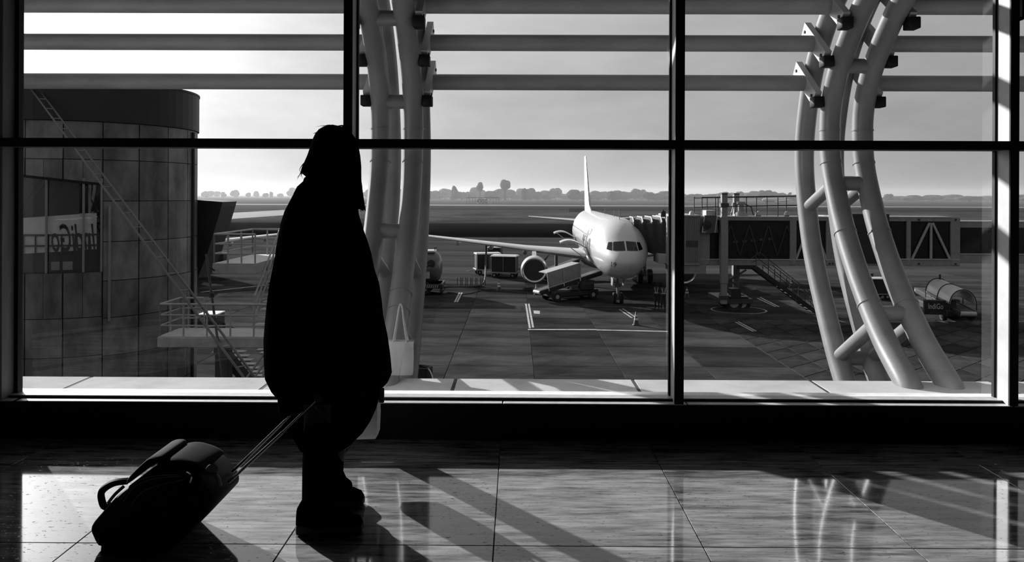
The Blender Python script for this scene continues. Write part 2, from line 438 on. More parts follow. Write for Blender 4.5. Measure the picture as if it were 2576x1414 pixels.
for r_, (y, z) in enumerate(LOUV):
    for s_, (a, b_) in enumerate(((-5.4, LA-TR-0.01), (LB+TR+0.01, XA-TR-0.01), (XB+TR+0.01, 6.9))):
        nm = ['lowest', 'middle', 'upper', 'fourth', 'fifth', 'topmost'][r_]
        sg = ['ending at the truss by the person, beside the round tower', 'spanning between the two curved trusses', 'running from the pale curved truss past the sunlit mullion'][s_]
        lt = MB().tube([(a, y, z), (b_, y, z)], 0.071, 20).build('louvre_tube', louvre_m, None, True, 60)
        tag(lt, '%s horizontal grey tube %s' % (nm, sg), 'tube', 'horizontal tubes across the sky')

# eave of the hall roof over the trusses
struct('roof_eave', MB().box((-16, 4.2, 3.75), (24, 7.0, 3.95)), dark)
# ================================================================== GROUND
def plane(name, pts, m_, kind='structure', par=None):
    me = bpy.data.meshes.new(name); me.from_pydata([tuple(p) for p in pts], [], [list(range(len(pts)))]); me.materials.append(m_)
    o = link(name, me, par)
    if kind and par is None: o['kind'] = kind
    return o
field_m = mat('field_grass', 0.05, 0.02, rough=0.95, scale=0.03, stretch=(0.25, 1.6, 1), detail=9, spec=0.0, lo=0.38, hi=0.66)
field_d = mat('field_dark_strip', 0.009, 0.004, rough=0.95, scale=0.05, stretch=(0.25, 1.6, 1), detail=8, spec=0.0)
field_l = mat('field_mown_strip', 0.065, 0.02, rough=0.95, scale=0.06, stretch=(0.9, 0.6, 1), detail=8, spec=0.0)
taxi_m = mat('taxiway', 0.2, 0.14, rough=0.8, scale=0.05, stretch=(0.2, 1.5, 1), spec=0.1)
plane('ground_field', [(-2600, 110, APRON-.06), (2600, 110, APRON-.06), (2600, 3200, APRON-.06), (-2600, 3200, APRON-.06)], field_m)
def strip(name, y0, y1, m_, dz, x0=-900, x1=900, sk=0):
    a = 14288/(y0-CY); b_ = 14288/(y1-CY)
    return plane(name, [(x0, a, APRON+dz), (x1, a+sk, APRON+dz), (x1, b_+sk, APRON+dz), (x0, b_, APRON+dz)], m_)
strip('ground_dark_verge', 599, 562, field_d, -.05)
strip('ground_mown_strip', 560, 534, field_l, -.05)
strip('ground_dark_strip', 529, 519, field_d, -.05, -60, 900)
strip('road_taxiway', 517.5, 515.5, taxi_m, -.045)
pl = [G(500, 545), G(700, 556), G(760, 530), G(640, 526), G(500, 535)]
plane('road_link', [(p.x, p.y, APRON-.04) for p in (G(560, 552), G(820, 534), G(820, 522), G(480, 541))], taxi_m)

ap = struct('ground_apron', MB().box((-160, 4.5, APRON-.3), (200, 133, APRON-.03)), jointm)
far_c = mat('apron_far_concrete', 0.07, 0.03, rough=0.8, scale=0.09, stretch=(0.35, 2.0, 1), detail=9, lo=.32, hi=.68, spec=0.0)
me_cache = {}
def slab(x0, x1, y0, y1, m_):
    key = (round(x1-x0, 3), round(y1-y0, 3))
    if key not in me_cache:
        hx, hy = (x1-x0)/2-.012, (y1-y0)/2-.012
        me_cache[key] = MB().bbox((-hx, -hy, -.06), (hx, hy, 0), .012).mesh('slab', m_)
    o = link('slab', me_cache[key], ap, ((x0+x1)/2, (y0+y1)/2, APRON - random.random()*.004))
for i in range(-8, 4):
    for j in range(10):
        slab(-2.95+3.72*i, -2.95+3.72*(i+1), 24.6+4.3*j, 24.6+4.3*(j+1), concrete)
XP = 11.93-.0
# far apron concrete in big bays
for i in range(-6, 7):
    for j in range(3):
        x0, y0 = -2.95+3.72*4*i, 67.6+21.8*j
        slab(x0, x0+3.72*4, y0, y0+21.8, far_c)
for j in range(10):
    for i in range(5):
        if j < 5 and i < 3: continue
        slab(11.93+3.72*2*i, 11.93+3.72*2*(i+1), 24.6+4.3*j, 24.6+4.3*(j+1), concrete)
# skewed pavers on the right, each a slab
pv = MB().prism([(.035, .035+.03, -.05), (1.465, .035+1.27, -.05), (1.465, 1.565+1.27, -.05), (.035, 1.565+.03, -.05)], (0, 0, .05)).mesh('paver', paver_m)
for i in range(15):
    for j in range(-14, 16):
        x, y = 11.95+1.5*i, 25.0+1.6*j+1.30*i
        if 24.0 < y < 44.0: link('paver', pv, ap, (x, y, APRON+.004))
def pline(pix, wid, name='painted_line'):
    pts = [G(*q, z=APRON+.006) for q in pix]
    for a, b_ in zip(pts[:-1], pts[1:]):
        n = (b_-a).cross(V(0, 0, 1)).normalized()*wid/2
        plane(name, [a-n, b_-n, b_+n, a+n], linepaint, par=ap)
pline([(1323, 764), (1333, 826)], .12); pline([(1330, 764), (1341, 824)], .12)
pline([(1328, 829), (1500, 829)], .28); pline([(1500, 830), (1690, 834)], .28)
pline([(1156, 736), (1144, 760)], .12); pline([(1162, 736), (1150, 760)], .12)
pline([(1558, 778), (1590, 800)], .12); pline([(1566, 776), (1604, 802)], .12)
pline([(1905, 750), (1952, 772)], .12); pline([(1912, 748), (1960, 772)], .12)
pline([(1850, 810), (1895, 834)], .12); pline([(1857, 809), (1902, 833)], .12)
pline([(505, 735), (690, 715)], .2); pline([(520, 668), (690, 640)], .25)
plane('painted_patch', [G(1342, 781, z=APRON+.006), G(1358, 782, z=APRON+.006), G(1358, 790, z=APRON+.006), G(1343, 789, z=APRON+.006)], linepaint, par=ap)
# oval safety ring painted round the bridge wheels
c = G(1858, 780); ring = []
for k in range(40):
    a = 2*math.pi*k/40; ring.append((c.x+1.75*math.cos(a), c.y+1.6*math.sin(a)))
for k in range(40):
    a, b_ = ring[k], ring[(k+1) % 40]
    pa, pb = V(a[0], a[1], APRON+.008), V(b_[0], b_[1], APRON+.008); n = (pb-pa).cross(V(0, 0, 1)).normalized()*.06
    if k % 4 != 9: plane('painted_ring', [pa-n, pb-n, pb+n, pa+n], linepaint, par=ap)

# ------------------------------------------------------------------ distant trees
def blob(seed, n=18):
    """one lumpy crown: a sphere swollen by many round leaf clumps"""
    rnd = random.Random(seed); K, L = 22, 14
    lob = []
    for _ in range(n):
        lz = rnd.uniform(-.8, .98); la = rnd.uniform(0, 6.28); q = math.sqrt(1-lz*lz)
        lob.append((V(q*math.cos(la), q*math.sin(la), lz), rnd.uniform(.10, .42)))
    rings = []
    for i in range(L):
        t = math.pi*(i+.35)/(L-.3); r_ = []
        for k in range(K):
            a = 2*math.pi*k/K
            d = V(math.sin(t)*math.cos(a), math.sin(t)*math.sin(a), -math.cos(t)); f = 0.62
            for q, lr in lob:
                c_ = d.dot(q)
                if c_ > .74: f = max(f, .62+lr*math.sqrt((c_-.74)/.26))
            f += rnd.uniform(-.035, .035)
            r_.append(d*f)
        rings.append(r_)
    return MB().loft(rings).mesh('crown', leaf, False)
crowns = [blob(s) for s in range(6)]
trunk_me = MB().tube([(0, 0, -1.0), (.02, 0, -.4), (0, .02, .3)], [.08, .06, .04], 6).mesh('trunk', leaf)
def tree(px, ytop, wpx, d=1150, ybase=None, label='round-crowned hazy tree in the far tree line', group='trees of the far tree line', seed=0, tall=False):
    base = P(px, 492, d); base.z = APRON
    top = P(px, ytop, d).z; h = top-APRON; wd = wpx*d/FPX
    t = thing('tree', label, 'tree', base, seed*1.3, group)
    c = link('crown', crowns[seed % 6], t); c.scale = (wd/2/.92, wd/2/.92, h*.52); c.location = (0, 0, h*.47)
    if tall: c.scale = (wd/2/.92, wd/2/.92, h*.30); c.location = (0, 0, h*.72)
    k_ = link('trunk', trunk_me, t); k_.scale = (wd*(1.6 if tall else .5), wd*(1.6 if tall else .5), h*.45); k_.location = (0, 0, h*.45)
    return t
rt_ = random.Random(3); x = 1062; sd = 0
prof = [(1060, 474), (1110, 474), (1140, 470), (1165, 478), (1190, 474), (1230, 474), (1260, 474), (1300, 480), (1320, 471), (1350, 476), (1380, 473), (1405, 472), (1420, 480), (1445, 478), (1475, 482), (1500, 480), (1530, 473), (1560, 482), (1610, 476), (1640, 486), (1680, 479), (1730, 488), (1790, 486), (1830, 480), (1870, 484), (1920, 478), (1945, 478), (1985, 492), (2050, 494)]
def prof_y(x):
    for (a, ya), (b_, yb) in zip(prof[:-1], prof[1:]):
        if a <= x <= b_: return ya+(yb-ya)*(x-a)/(b_-a)
    return prof[-1][1]
while x < 2040:
    wpx = rt_.uniform(26, 46)
    tree(x, prof_y(x)+rt_.uniform(-5, 6), wpx, 980+(sd % 5)*52, seed=sd); sd += 1
    x += wpx*rt_.uniform(.42, .6)
tree(1207, 458, 19, 925, label='tall thin tree with a small tufted top, left of the tallest tree', seed=2, tall=True)
tree(1271, 452, 27, 925, label='tallest tree standing above the far tree line', seed=3, tall=True)
tree(1143, 465, 16, 925, label='small pointed tree rising from the tree line near the grey truss', seed=4)
tree(1320, 469, 18, 925, label='slim tree just past the tallest tree in the tree line', seed=1)
for px, yt, wp in ((1985, 492, 60), (2190, 488, 60), (2235, 484, 26), (2262, 492, 60), (2300, 490, 60), (2345, 488, 60), (2392, 488, 64), (2440, 489, 64), (2485, 488, 60), (2530, 488, 60), (2575, 487, 60), (2620, 487, 60)):
    tree(px, yt+rt_.uniform(0, 3), wp, 1150+(sd % 3)*80, label='hazy low tree in the dim belt beyond the boarding bridge', group='trees beyond the boarding bridge', seed=sd); sd += 1
for px, yt, wp in ((515, 480, 22), (530, 478, 20), (546, 479, 18), (562, 482, 14), (590, 477, 24), (625, 484, 14), (645, 480, 16), (668, 484, 18), (682, 480, 10), (705, 486, 18), (737, 471, 30), (752, 474, 30), (985, 472, 34), (1015, 472, 34), (960, 474, 34), (930, 474, 34)):
    tree(px, yt, wp, 1380+(sd % 4)*70, label='faint little tree on the horizon between tower and person', group='faint trees between tower and person', seed=sd); sd += 1

# ================================================================== AIRLINER (nose at local y=0, tail towards +y)
ST = [(0, 3.16, 3.26, .04), (.06, 3.0, 3.42, .24), (.2, 2.82, 3.62, .45), (.5, 2.58, 3.92, .78), (1.0, 2.34, 4.28, 1.12), (1.6, 2.15, 4.72, 1.38), (2.3, 2.01, 5.2, 1.60), (3.2, 1.91, 5.62, 1.79), (4.4, 1.85, 5.88, 1.92), (6, 1.83, 5.97, 1.975), (9, 1.83, 5.97, 1.975), (14, 1.83, 5.97, 1.975), (20, 1.83, 5.97, 1.975), (24.5, 1.83, 5.97, 1.975),
      (27, 2.1, 5.97, 1.9), (29.5, 2.65, 5.96, 1.68), (32, 3.3, 5.92, 1.32), (34.5, 4.0, 5.85, .88), (36.5, 4.6, 5.7, .45), (37.5, 4.95, 5.45, .18)]
def st_at(s):
    for a, b_ in zip(ST[:-1], ST[1:]):
        if a[0] <= s <= b_[0]:
            t = (s-a[0])/(b_[0]-a[0]); return [a[i]+(b_[i]-a[i])*t for i in range(4)]
    return list(ST[-1] if s > 0 else ST[0])
def surf_front(x, z):
    lo, hi = 0.0, 8.0
    def ins(s):
        _, b_, t, h = st_at(s); return (x/h)**2+((z-(b_+t)/2)/((t-b_)/2))**2 <= 1
    for _ in range(40):
        m_ = (lo+hi)/2
        if ins(m_): hi = m_
        else: lo = m_
    return hi
def surf_side(s, z, sg=-1):
    _, b_, t, h = st_at(s); q = (z-(b_+t)/2)/((t-b_)/2)
    return sg*h*math.sqrt(max(0, 1-q*q))
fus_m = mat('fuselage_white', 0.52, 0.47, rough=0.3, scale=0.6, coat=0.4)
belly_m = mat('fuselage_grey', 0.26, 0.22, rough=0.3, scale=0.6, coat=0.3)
text_m = mat('lettering_dark', 0.035, 0.02, rough=0.4)
wing_m = mat('wing_grey', 0.52, 0.45, rough=0.35, scale=0.8)
def airfoil(c, th, n=9):
    u = [0.5*(1-math.cos(math.pi*i/n)) for i in range(n+1)]
    f = lambda q: 5*th*c*(.2969*math.sqrt(q)-.126*q-.3516*q*q+.2843*q**3-.1036*q**4)
    return [(q*c, f(q)) for q in u] + [(q*c, -f(q)*.8) for q in u[-2:0:-1]]
def wingmesh(secs):
    rings = []
    for x, y, z, c, th in secs: rings.append([(x, y+q, z+h) for q, h in airfoil(c, th)])
    return MB().loft(rings)
def airliner(label, detail=True):
    t = thing('airliner', label, 'airplane')
    NN = 36; rings = []
    fine = [0, .03, .06, .12, .2, .35, .5, .75, 1, 1.3, 1.6, 1.95, 2.3, 2.75, 3.2, 3.8, 4.4, 5.2, 6, 9, 14, 20, 24.5, 27, 29.5, 32, 34.5, 36.5, 37.5]
    for s in fine:
        _, b_, tp, h = st_at(s)
        rings.append([(h*math.cos(2*math.pi*k/NN), s, (b_+tp)/2+(tp-b_)/2*math.sin(2*math.pi*k/NN)) for k in range(NN)])
    mb = MB().loft(rings)
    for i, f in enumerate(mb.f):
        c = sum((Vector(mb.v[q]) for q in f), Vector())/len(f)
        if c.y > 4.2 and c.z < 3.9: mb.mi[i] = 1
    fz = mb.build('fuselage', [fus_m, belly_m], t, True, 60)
    # cockpit glazing, projected on the nose
    def pane(poly, name):
        mb = MB(); n = 6; vs = []; fs = []
        (x0, z0), (x1, z1), (x2, z2), (x3, z3) = poly     # bl, br, tr, tl
        for i in range(n+1):
            for j in range(n+1):
                u, v = i/n, j/n
                x = (x0*(1-u)+x1*u)*(1-v)+(x3*(1-u)+x2*u)*v; z = (z0*(1-u)+z1*u)*(1-v)+(z3*(1-u)+z2*u)*v
                vs.append((x*1.004, surf_front(x, z)-.02, z+.006))
        for i in range(n):
            for j in range(n): fs.append([i*(n+1)+j, (i+1)*(n+1)+j, (i+1)*(n+1)+j+1, i*(n+1)+j+1])
        return mb.add(vs, fs).build(name, dglass, t, True, 80)
    for sg in (-1, 1):
        pane([(sg*.05, 4.00), (sg*.80, 3.97), (sg*.72, 4.50), (sg*.06, 4.56)], 'windshield_pane')
        pane([(sg*.87, 3.97), (sg*1.17, 4.03), (sg*1.02, 4.46), (sg*.79, 4.49)], 'side_window')
    # cabin windows on both sides
    for sg in (-1, 1):
        for q in range(26):
            s = 8.0+.82*q
            x = surf_side(s, 4.45, sg); MB().add([(x+sg*.012, s-.12, 4.28), (x+sg*.012, s+.12, 4.28), (surf_side(s, 4.63, sg)+sg*.012, s+.12, 4.63), (surf_side(s, 4.63, sg)+sg*.012, s-.12, 4.63)], [[0, 1, 2, 3]]).build('cabin_window', dglass, fz)
    # airline lettering on the side that faces the camera's left
    vs, fs = text_geo('IndiGo', 2.6, 0.3, 0.055)
    L = max(v.x for v in vs)
    mb = MB(); out = []
    for v in vs:
        s = 13.2-v.x*8.0/L; z = 3.25+v.y
        out.append((surf_side(s, z)-.02, s, z))
    mb.add(out, fs).build('lettering', text_m, fz)
    # small nose badge
    vs, fs = text_geo('19', .42)
    out = [(-1.02+v.x*.9, surf_front(-1.02+v.x*.9, 2.98+v.y)-.02, 2.98+v.y) for v in vs]
    MB().add(out, fs).build('nose_number', text_m, fz)
    # fin
    secs = []
    fin = MB()
    rings = []
    for z, y, c, th in ((5.7, 29.6, 6.4, .10), (7.5, 31.3, 5.1, .10), (11.76, 35.0, 2.3, .09)):
        rings.append([(h, y+q, z) for q, h in airfoil(c, th)])
    fin.loft(rings); fin.build('fin', wing_m, t, True, 50)
    fil = [(h*1.2, 26.6+q, 5.75) for q, h in airfoil(5, .06)], [(h*.3, 29.9+q, 6.5) for q, h in airfoil(2, .06)]
    MB().loft(list(fil)).build('fin_fillet', wing_m, t, True, 50)
    for sg in (-1, 1):
        wingmesh([(sg*.5, 31.6, 4.75, 3.9, .1), (sg*6.22, 35.0, 5.15, 1.4, .09)]).build('tailplane', wing_m, t, True, 50)
        wg = wingmesh([(sg*1.0, 11.2, 2.62, 7.2, .13), (sg*2.2, 11.9, 2.74, 6.5, .13), (sg*6.4, 14.0, 3.08, 4.2, .115), (sg*17.0, 19.3, 4.02, 1.5, .105)]).build('wing', wing_m, t, True, 50)
        # wing tip fence
        MB().prism([(sg*17.0, 19.5, 4.0), (sg*17.0, 20.9, 4.75), (sg*17.0, 21.2, 4.7), (sg*17.0, 20.9, 4.0), (sg*17.0, 21.1, 3.45), (sg*17.0, 20.7, 3.4)], (sg*.06, 0, 0)).build('tip_fence', wing_m, wg)
        for xx, ln in ((6.5, 3.6), (9.4, 2.9), (12.4, 2.3)):
            yb = 14.0+(xx-6.4)*.5+2.1; zz = 3.08+(xx-6.4)*.089-.28
            MB().tube([(sg*xx, yb-1.2, zz+.1), (sg*xx, yb-.5, zz-.1), (sg*xx, yb+ln*.5, zz-.05), (sg*xx, yb+ln, zz+.15)], [.05, .2, .17, .03], 10).build('flap_fairing', wing_m, wg, True, 50)
        # engine
        ex, ez = sg*5.75, 1.72
        en = MB().lathe([(.80, .12), (.84, .03), (.92, 0), (.985, .08), (1.04, .35), (1.06, .9), (1.02, 1.8), (.92, 2.7), (.78, 3.3), (.74, 3.3)], (ex, 10.6, ez), (0, 1, 0), 36, cap=False).build('engine_nacelle', fus_m, t, True, 50)
        MB().lathe([(.80, .1), (.79, .5), (.80, 1.0), (.02, 1.0)], (ex, 10.6, ez), (0, 1, 0), 36, cap=True).build('intake', dark, en, True, 40)
        MB().lathe([(.03, .62), (.14, .72), (.24, .98)], (ex, 10.6, ez), (0, 1, 0), 16).build('spinner', grey, en, True, 60)
        MB().lathe([(.845, .028), (.92, -.006), (.99, .075), (1.0, .12)], (ex, 10.6, ez), (0, 1, 0), 36, cap=False).build('intake_lip', chrome, en, True, 60)
        fb = MB()
        for k_ in range(18):
            a = 2*math.pi*k_/18
            fb.bar((ex+.22*math.cos(a), 11.52, ez+.22*math.sin(a)), (ex+.78*math.cos(a+.1), 11.52, ez+.78*math.sin(a+.1)), .09, .02, (0, 1, 0))
        o = fb.build('fan_blades', dgrey, en); o['kind'] = 'stuff'
        MB().lathe([(.72, 3.0), (.6, 3.6), (.42, 4.3), (.38, 4.3)], (ex, 10.6, ez), (0, 1, 0), 24).build('exhaust', grey, en, True, 50)
        MB().loft([[(ex-.18, 11.6, ez+.85), (ex+.18, 11.6, ez+.85), (ex+.18, 15.2, ez+.6), (ex-.18, 15.2, ez+.6)], [(ex-.16, 13.2, 2.98), (ex+.16, 13.2, 2.98), (ex+.14, 16.2, 2.95), (ex-.14, 16.2, 2.95)]]).build('pylon', fus_m, en)
        MB().add([(ex+sg*-.75, 11.7, ez+.72), (ex+sg*-.9, 12.3, ez+.62), (ex-sg*1.25, 12.9, ez+1.05), (ex-sg*1.15, 12.95, ez+1.1)], [[0, 1, 2, 3]]).build('strake', dgrey, en)
        # main gear
        mg = MB().tube([(sg*3.8, 17.8, 2.6), (sg*3.8, 17.7, .6)], .14, 10).build('main_gear_leg', lgrey, t, True)
        for q in (-.42, .42):
            w_ = MB().lathe([(.3, -.2), (.55, -.2), (.6, -.12), (.6, .12), (.55, .2), (.3, .2)], (sg*3.8+q, 17.7, .6), (1, 0, 0), 24).build('wheel', rubber, mg, True, 40)
    # wing box and belly fairing
    MB().loft([[(2.1*math.cos(2*math.pi*k_/20)*f, y, 2.55+.95*math.sin(2*math.pi*k_/20)*f) for k_ in range(20)] for y, f in ((9.8, .2), (11, .75), (13, 1), (18, 1), (20.5, .8), (22.5, .15))]).build('belly_fairing', belly_m, t, True, 60)
    # nose gear
    ng = MB().tube([(0, 5.3, 2.0), (0, 5.1, .42)], .09, 12).build('nose_gear_leg', lgrey, t, True)
    for q in (-.25, .25):
        w_ = MB().lathe([(.16, -.11), (.34, -.11), (.38, -.06), (.38, .06), (.34, .11), (.16, .11)], (q, 5.1, .38), (1, 0, 0), 24).build('wheel', rubber, ng, True, 40)
        MB().lathe([(.02, -.1), (.17, -.1), (.17, .1), (.02, .1)], (q, 5.1, .38), (1, 0, 0), 14).build('hub', lgrey, w_)
        MB().box((q*1.6-.02, 4.4, 1.25), (q*1.6+.02, 5.6, 1.95)).build('gear_door', fus_m, ng)
    MB().tube([(0, 5.2, 1.4), (0, 6.4, 1.95)], .05, 8).build('drag_brace', lgrey, ng)
    MB().box((-.22, 5.0, 1.15), (.22, 5.2, 1.4)).build('taxi_light', grey, ng)
    # aerials and probes
    for s, h in ((7.5, .45), (14, .5), (4.3, .55)):
        MB().bar((0, s, 5.8), (0, s+.1, 5.97+h), .03, .12, (0, 1, 0)).build('aerial', dgrey, fz)
    if detail:
        for s, z0, name in ((8.4, 3.05, 'cargo_door'), (22.0, 3.05, 'cargo_door')):
            ring = []; n = 9
            pts = []
            for i in range(n):
                a = i/(n-1)
                pts.append((-1.93-1.95*a, 3.55+.62*math.sin(a*2.3)-.05*a))
            rr = []
            for x, z in pts: rr.append([(x, s-.9, z), (x, s+.9, z), (x-.02, s+.9, z+.1), (x-.02, s-.9, z+.1)])
            d = MB().loft(rr).build(name, fus_m, fz, True, 30)
            MB().tube([(-1.9, s-.85, 2.75), (pts[-2][0], s-.85, pts[-2][1])], .035, 6).build('door_strut', lgrey, d)
            hx = surf_side(s, 2.7)
            vv = []; nz_ = 6
            for i in range(nz_+1):
                z = 2.15+1.3*i/nz_
                vv += [(surf_side(s, z)-.02, s-.88, z), (surf_side(s, z)-.02, s+.88, z)]
            MB().add(vv, [[2*i, 2*i+1, 2*i+3, 2*i+2] for i in range(nz_)]).build('cargo_opening', dark, fz)
    return t
a1 = airliner('white airliner parked nose-on at the boarding bridge')
nose = P(1579, 600, 47.3); tail = P(1472, 450, 83.0)
hd = math.atan2(-(tail.x-nose.x), tail.y-nose.y)
a1.location = (nose.x, nose.y, APRON); a1.rotation_euler = (0, 0, hd)
a2 = copy_tree(a1, label='white airliner mostly hidden behind the round tower, only its wing showing')
q = P(375, 500, 60); a2.location = (q.x-.6, q.y-11, APRON); a2.rotation_euler = (0, 0, R(17))

# small far airliner taxiing
t = thing('taxiing_airliner', 'tiny white airliner taxiing far away above the boarding bridge roof', 'airplane', G(1950, 513.5), R(0))
MB().lathe([(.1, -12), (1.2, -11), (1.9, -8.5), (2, 4), (1.2, 10), (.3, 15)], (0, 0, 3.6), (1, 0, 0), 14).build('fuselage', fus_m, t, True, 60)
MB().prism([(8, -.15, 5), (13.5, -.15, 5), (15, -.15, 10.5), (12.5, -.15, 10.5)], (0, .3, 0)).build('fin', fus_m, t)
MB().prism([(-2, 0, 2.6), (4, 0, 2.6), (9, -16, 3.6), (7, -16, 3.6)], (0, 0, .3)).build('wing', wing_m, t)
MB().prism([(-2, 0, 2.6), (4, 0, 2.6), (9, 16, 3.6), (7, 16, 3.6)], (0, 0, .3)).build('wing', wing_m, t)
MB().lathe([(.9, -2), (1.1, 0), (.7, 2.4)], (0, -5.5, 1.7), (1, 0, 0), 12).build('engine', fus_m, t, True)
for x_, y_ in ((-9, 0), (3, 2.5), (3, -2.5)): MB().box((x_-.4, y_-.3, 0), (x_+.4, y_+.3, 2.2)).build('gear', dgrey, t)

# localiser array with its chequered hut
b0 = G(1215, 514); dd = (b0-EYE).length
t = thing('antenna_array', 'long low aerial array with a chequered hut out on the field', 'antenna', b0)
hut = MB().box((-4.6, 0, .3), (3, 3, 4.2)).build('hut', dgrey, t)
for i in range(6):
    for j in range(3):
        if (i+j) % 2 == 0: MB().box((-4.5+1.25*i, -.06, .4+1.25*j), (-4.5+1.25*(i+1), .02, .4+1.25*(j+1))).build('chequer_panel', white, hut)
MB().box((-13, -.2, 5.0), (12.5, .2, 5.5)).build('beam', dgrey, t)
for i in range(12): MB().box((-13+2.3*i, -.15, 0), (-12.7+2.3*i, .15, 5.0)).build('post', dgrey, t)
t = thing('direction_board', 'small dark board sign on the grass past the airliner', 'sign', G(1450, 536))
MB().bbox((-3.2, -.2, .5), (3.2, .2, 1.9), .05).build('board', dark, t); MB().box((-2.6, -.1, 0), (-2.4, .1, .5)).build('leg', dark, t); MB().box((2.4, -.1, 0), (2.6, .1, .5)).build('leg', dark, t)

# ================================================================== BOARDING BRIDGE
JD = 49.0; JS = FPX/JD
def jx(px): return (px-1790)/JS
def jz(py): return 7.52-(py-493.2)/JS
jb0 = EYE+fw*JD+rt0*((1790-CX)*JD/FPX); jb0.z = APRON
jb = thing('boarding_bridge', 'glazed grey boarding bridge leading to the white airliner', 'boarding bridge', jb0, YAW)
def JB(name, lo, hi, m_, par=None, b=.02): return MB().bbox(lo, hi, b).build(name, m_, par or jb)
DP = 2.7
inner_m = mat('bridge_inner_glass', 0.012, 0.006, rough=0.2, spec=0.3)
def tunnel(name, xa, xb, zt, zb, y0, y1, beam=.28, uprights=()):
    r_ = JB(name, (xa, y0, zt-beam), (xb, y1, zt), grey)
    JB('roof_edge', (xa, y0-.03, zt-.07), (xb, y0+.02, zt+.02), lgrey, r_)
    JB('floor_beam', (xa, y0, zb), (xb, y1, zb+beam*1.3), grey, r_)
    JB('lower_rail', (xa, y0-.04, zb+beam*1.3), (xb, y0+.1, zb+beam*1.3+.09), lgrey, r_)
    JB('side_glazing', (xa+.05, y0+.12, zb+beam), (xb-.05, y0+.15, zt-beam), inner_m, r_, .005)
    JB('back_glazing', (xa+.05, y1-.15, zb+beam), (xb-.05, y1-.12, zt-beam), inner_m, r_, .005)
    for a, b_ in uprights: JB('upright', (a, y0-.03, zb+.05), (b_, y0+.14, zt-.05), grey, r_)
    return r_
tA = tunnel('outer_tunnel', jx(1752), jx(2102), jz(546), jz(669), 0, DP, .26, [(jx(1752), jx(1786)), (jx(1988), jx(2004)), (jx(2079), jx(2102)), (jx(1810), jx(1815))])
tI = tunnel('inner_tunnel', jx(2095), jx(2240), jz(543), jz(660), .5, DP-.25, .1, [])
tB = tunnel('outer_tunnel', jx(2142), jx(2416), jz(545), jz(669), .02, DP, .30, [(jx(2282), jx(2292)), (jx(2393), jx(2416))])
tC = tunnel('inner_tunnel', jx(2410), jx(2760), jz(556), jz(662), .25, DP-.3, .42, [(jx(2590), jx(2600))])
JB('shade_sheet', (jx(2138), -.1, jz(662)), (jx(2236), .0, jz(538)), dark, tI)  # dark sheet put in for the shaded gap at the tunnel joint
def brace(par, xl, xr, zt, zb, m_=grey):
    xm = (xl+xr)/2
    for a, b_ in (((xl, zb), (xm-.1, zt)), ((xr, zb), (xm+.1, zt)), ((xm, zb), (xm, zt))):
        MB().bar((a[0], .03, a[1]), (b_[0], .03, b_[1]), .13, .1, (0, 1, 0)).build('brace', m_, par)
brace(tA, jx(2004), jx(2079), jz(560), jz(652), lgrey); brace(tB, jx(2294), jx(2392), jz(560), jz(654), lgrey)
for xl in (1815, 1862, 1910, 1957):
    for a, b_ in (((xl, 645), (xl+24, 566)), ((xl+24, 566), (xl+47, 645))):
        MB().bar((jx(a[0]), .08, jz(a[1])), (jx(b_[0]), .08, jz(b_[1])), .1, .05, (0, 1, 0)).build('inner_brace', dark, tA)
for px in (2087, 2095, 2404, 2312):
    for py in (552, 663): MB().tube([(jx(px), -.06, jz(py)), (jx(px), .0, jz(py))], .06, 8).build('bolt', dark, tB if px > 2200 else tA)
for k_ in range(5):
    JB('notice', (jx(1846+22*k_), .09, jz(613-2*k_)), (jx(1858+22*k_), .11, jz(607-2*k_)), dgrey, tA, .003)
# cab with ribbed cladding
cab = JB('cab', (jx(1688), -.3, jz(668)), (jx(1758), 3.6, jz(545)), grey)
for k_ in range(14):
    JB('rib', (jx(1722+2.5*k_), -.36, jz(660)), (jx(1723.2+2.5*k_), -.3, jz(549)), grey, cab, .004)
for k_ in range(7): JB('vent_slot', (jx(1724+4.3*k_), -.38, jz(622)), (jx(1726.4+4.3*k_), -.36, jz(606)), dark, cab, .003)
JB('cab_roof', (jx(1684), -.4, jz(546)), (jx(1760), 3.7, jz(542)), lgrey, cab)
JB('cab_skirt', (jx(1700), -.2, jz(690)), (jx(1775), 3.2, jz(667)), grey, cab)
JB('cab_pod', (jx(1656), -.2, jz(664)), (jx(1686), 1.6, jz(640)), lgrey, cab)
JB('cab_wall', (jx(1676), -.35, jz(668)), (jx(1690), 3.6, jz(546)), grey, cab)
# folding canopy reaching to the aircraft
n = 9; rings = []
for i in range(n):
    f = i/(n-1); x_ = jx(1688)+(jx(1606)-jx(1688))*f
    sag = .18 if i % 2 else 0
    zt = jz(549)-.1*f-sag; zb = jz(650)+.35*f+sag*.5; y0 = -.3+2.6*f*.8+sag*.6; y1 = 3.5
    rings.append([(x_, y0, zb), (x_, y0, zt-.3), (x_, y0+.35, zt), (x_, y1, zt), (x_, y1, zb)])
cn = MB().loft(rings).build('folding_canopy', mat('canopy_fabric', .03, .015, rough=.8), jb)
for i in range(0, n, 2):
    r_ = rings[i]
    MB().tube([Vector(r_[1])+V(0, -.02, .02), Vector(r_[2])+V(0, 0, .03), Vector(r_[3])+V(0, 0, .03)], .05, 6).build('canopy_hoop', lgrey, cn)
for px, py in ((1668, 534), (1671, 530), (1676, 533)): MB().tube([(jx(px), .4, jz(548)), (jx(px), .4, jz(py))], .07, 8).build('beacon', dgrey, cab)
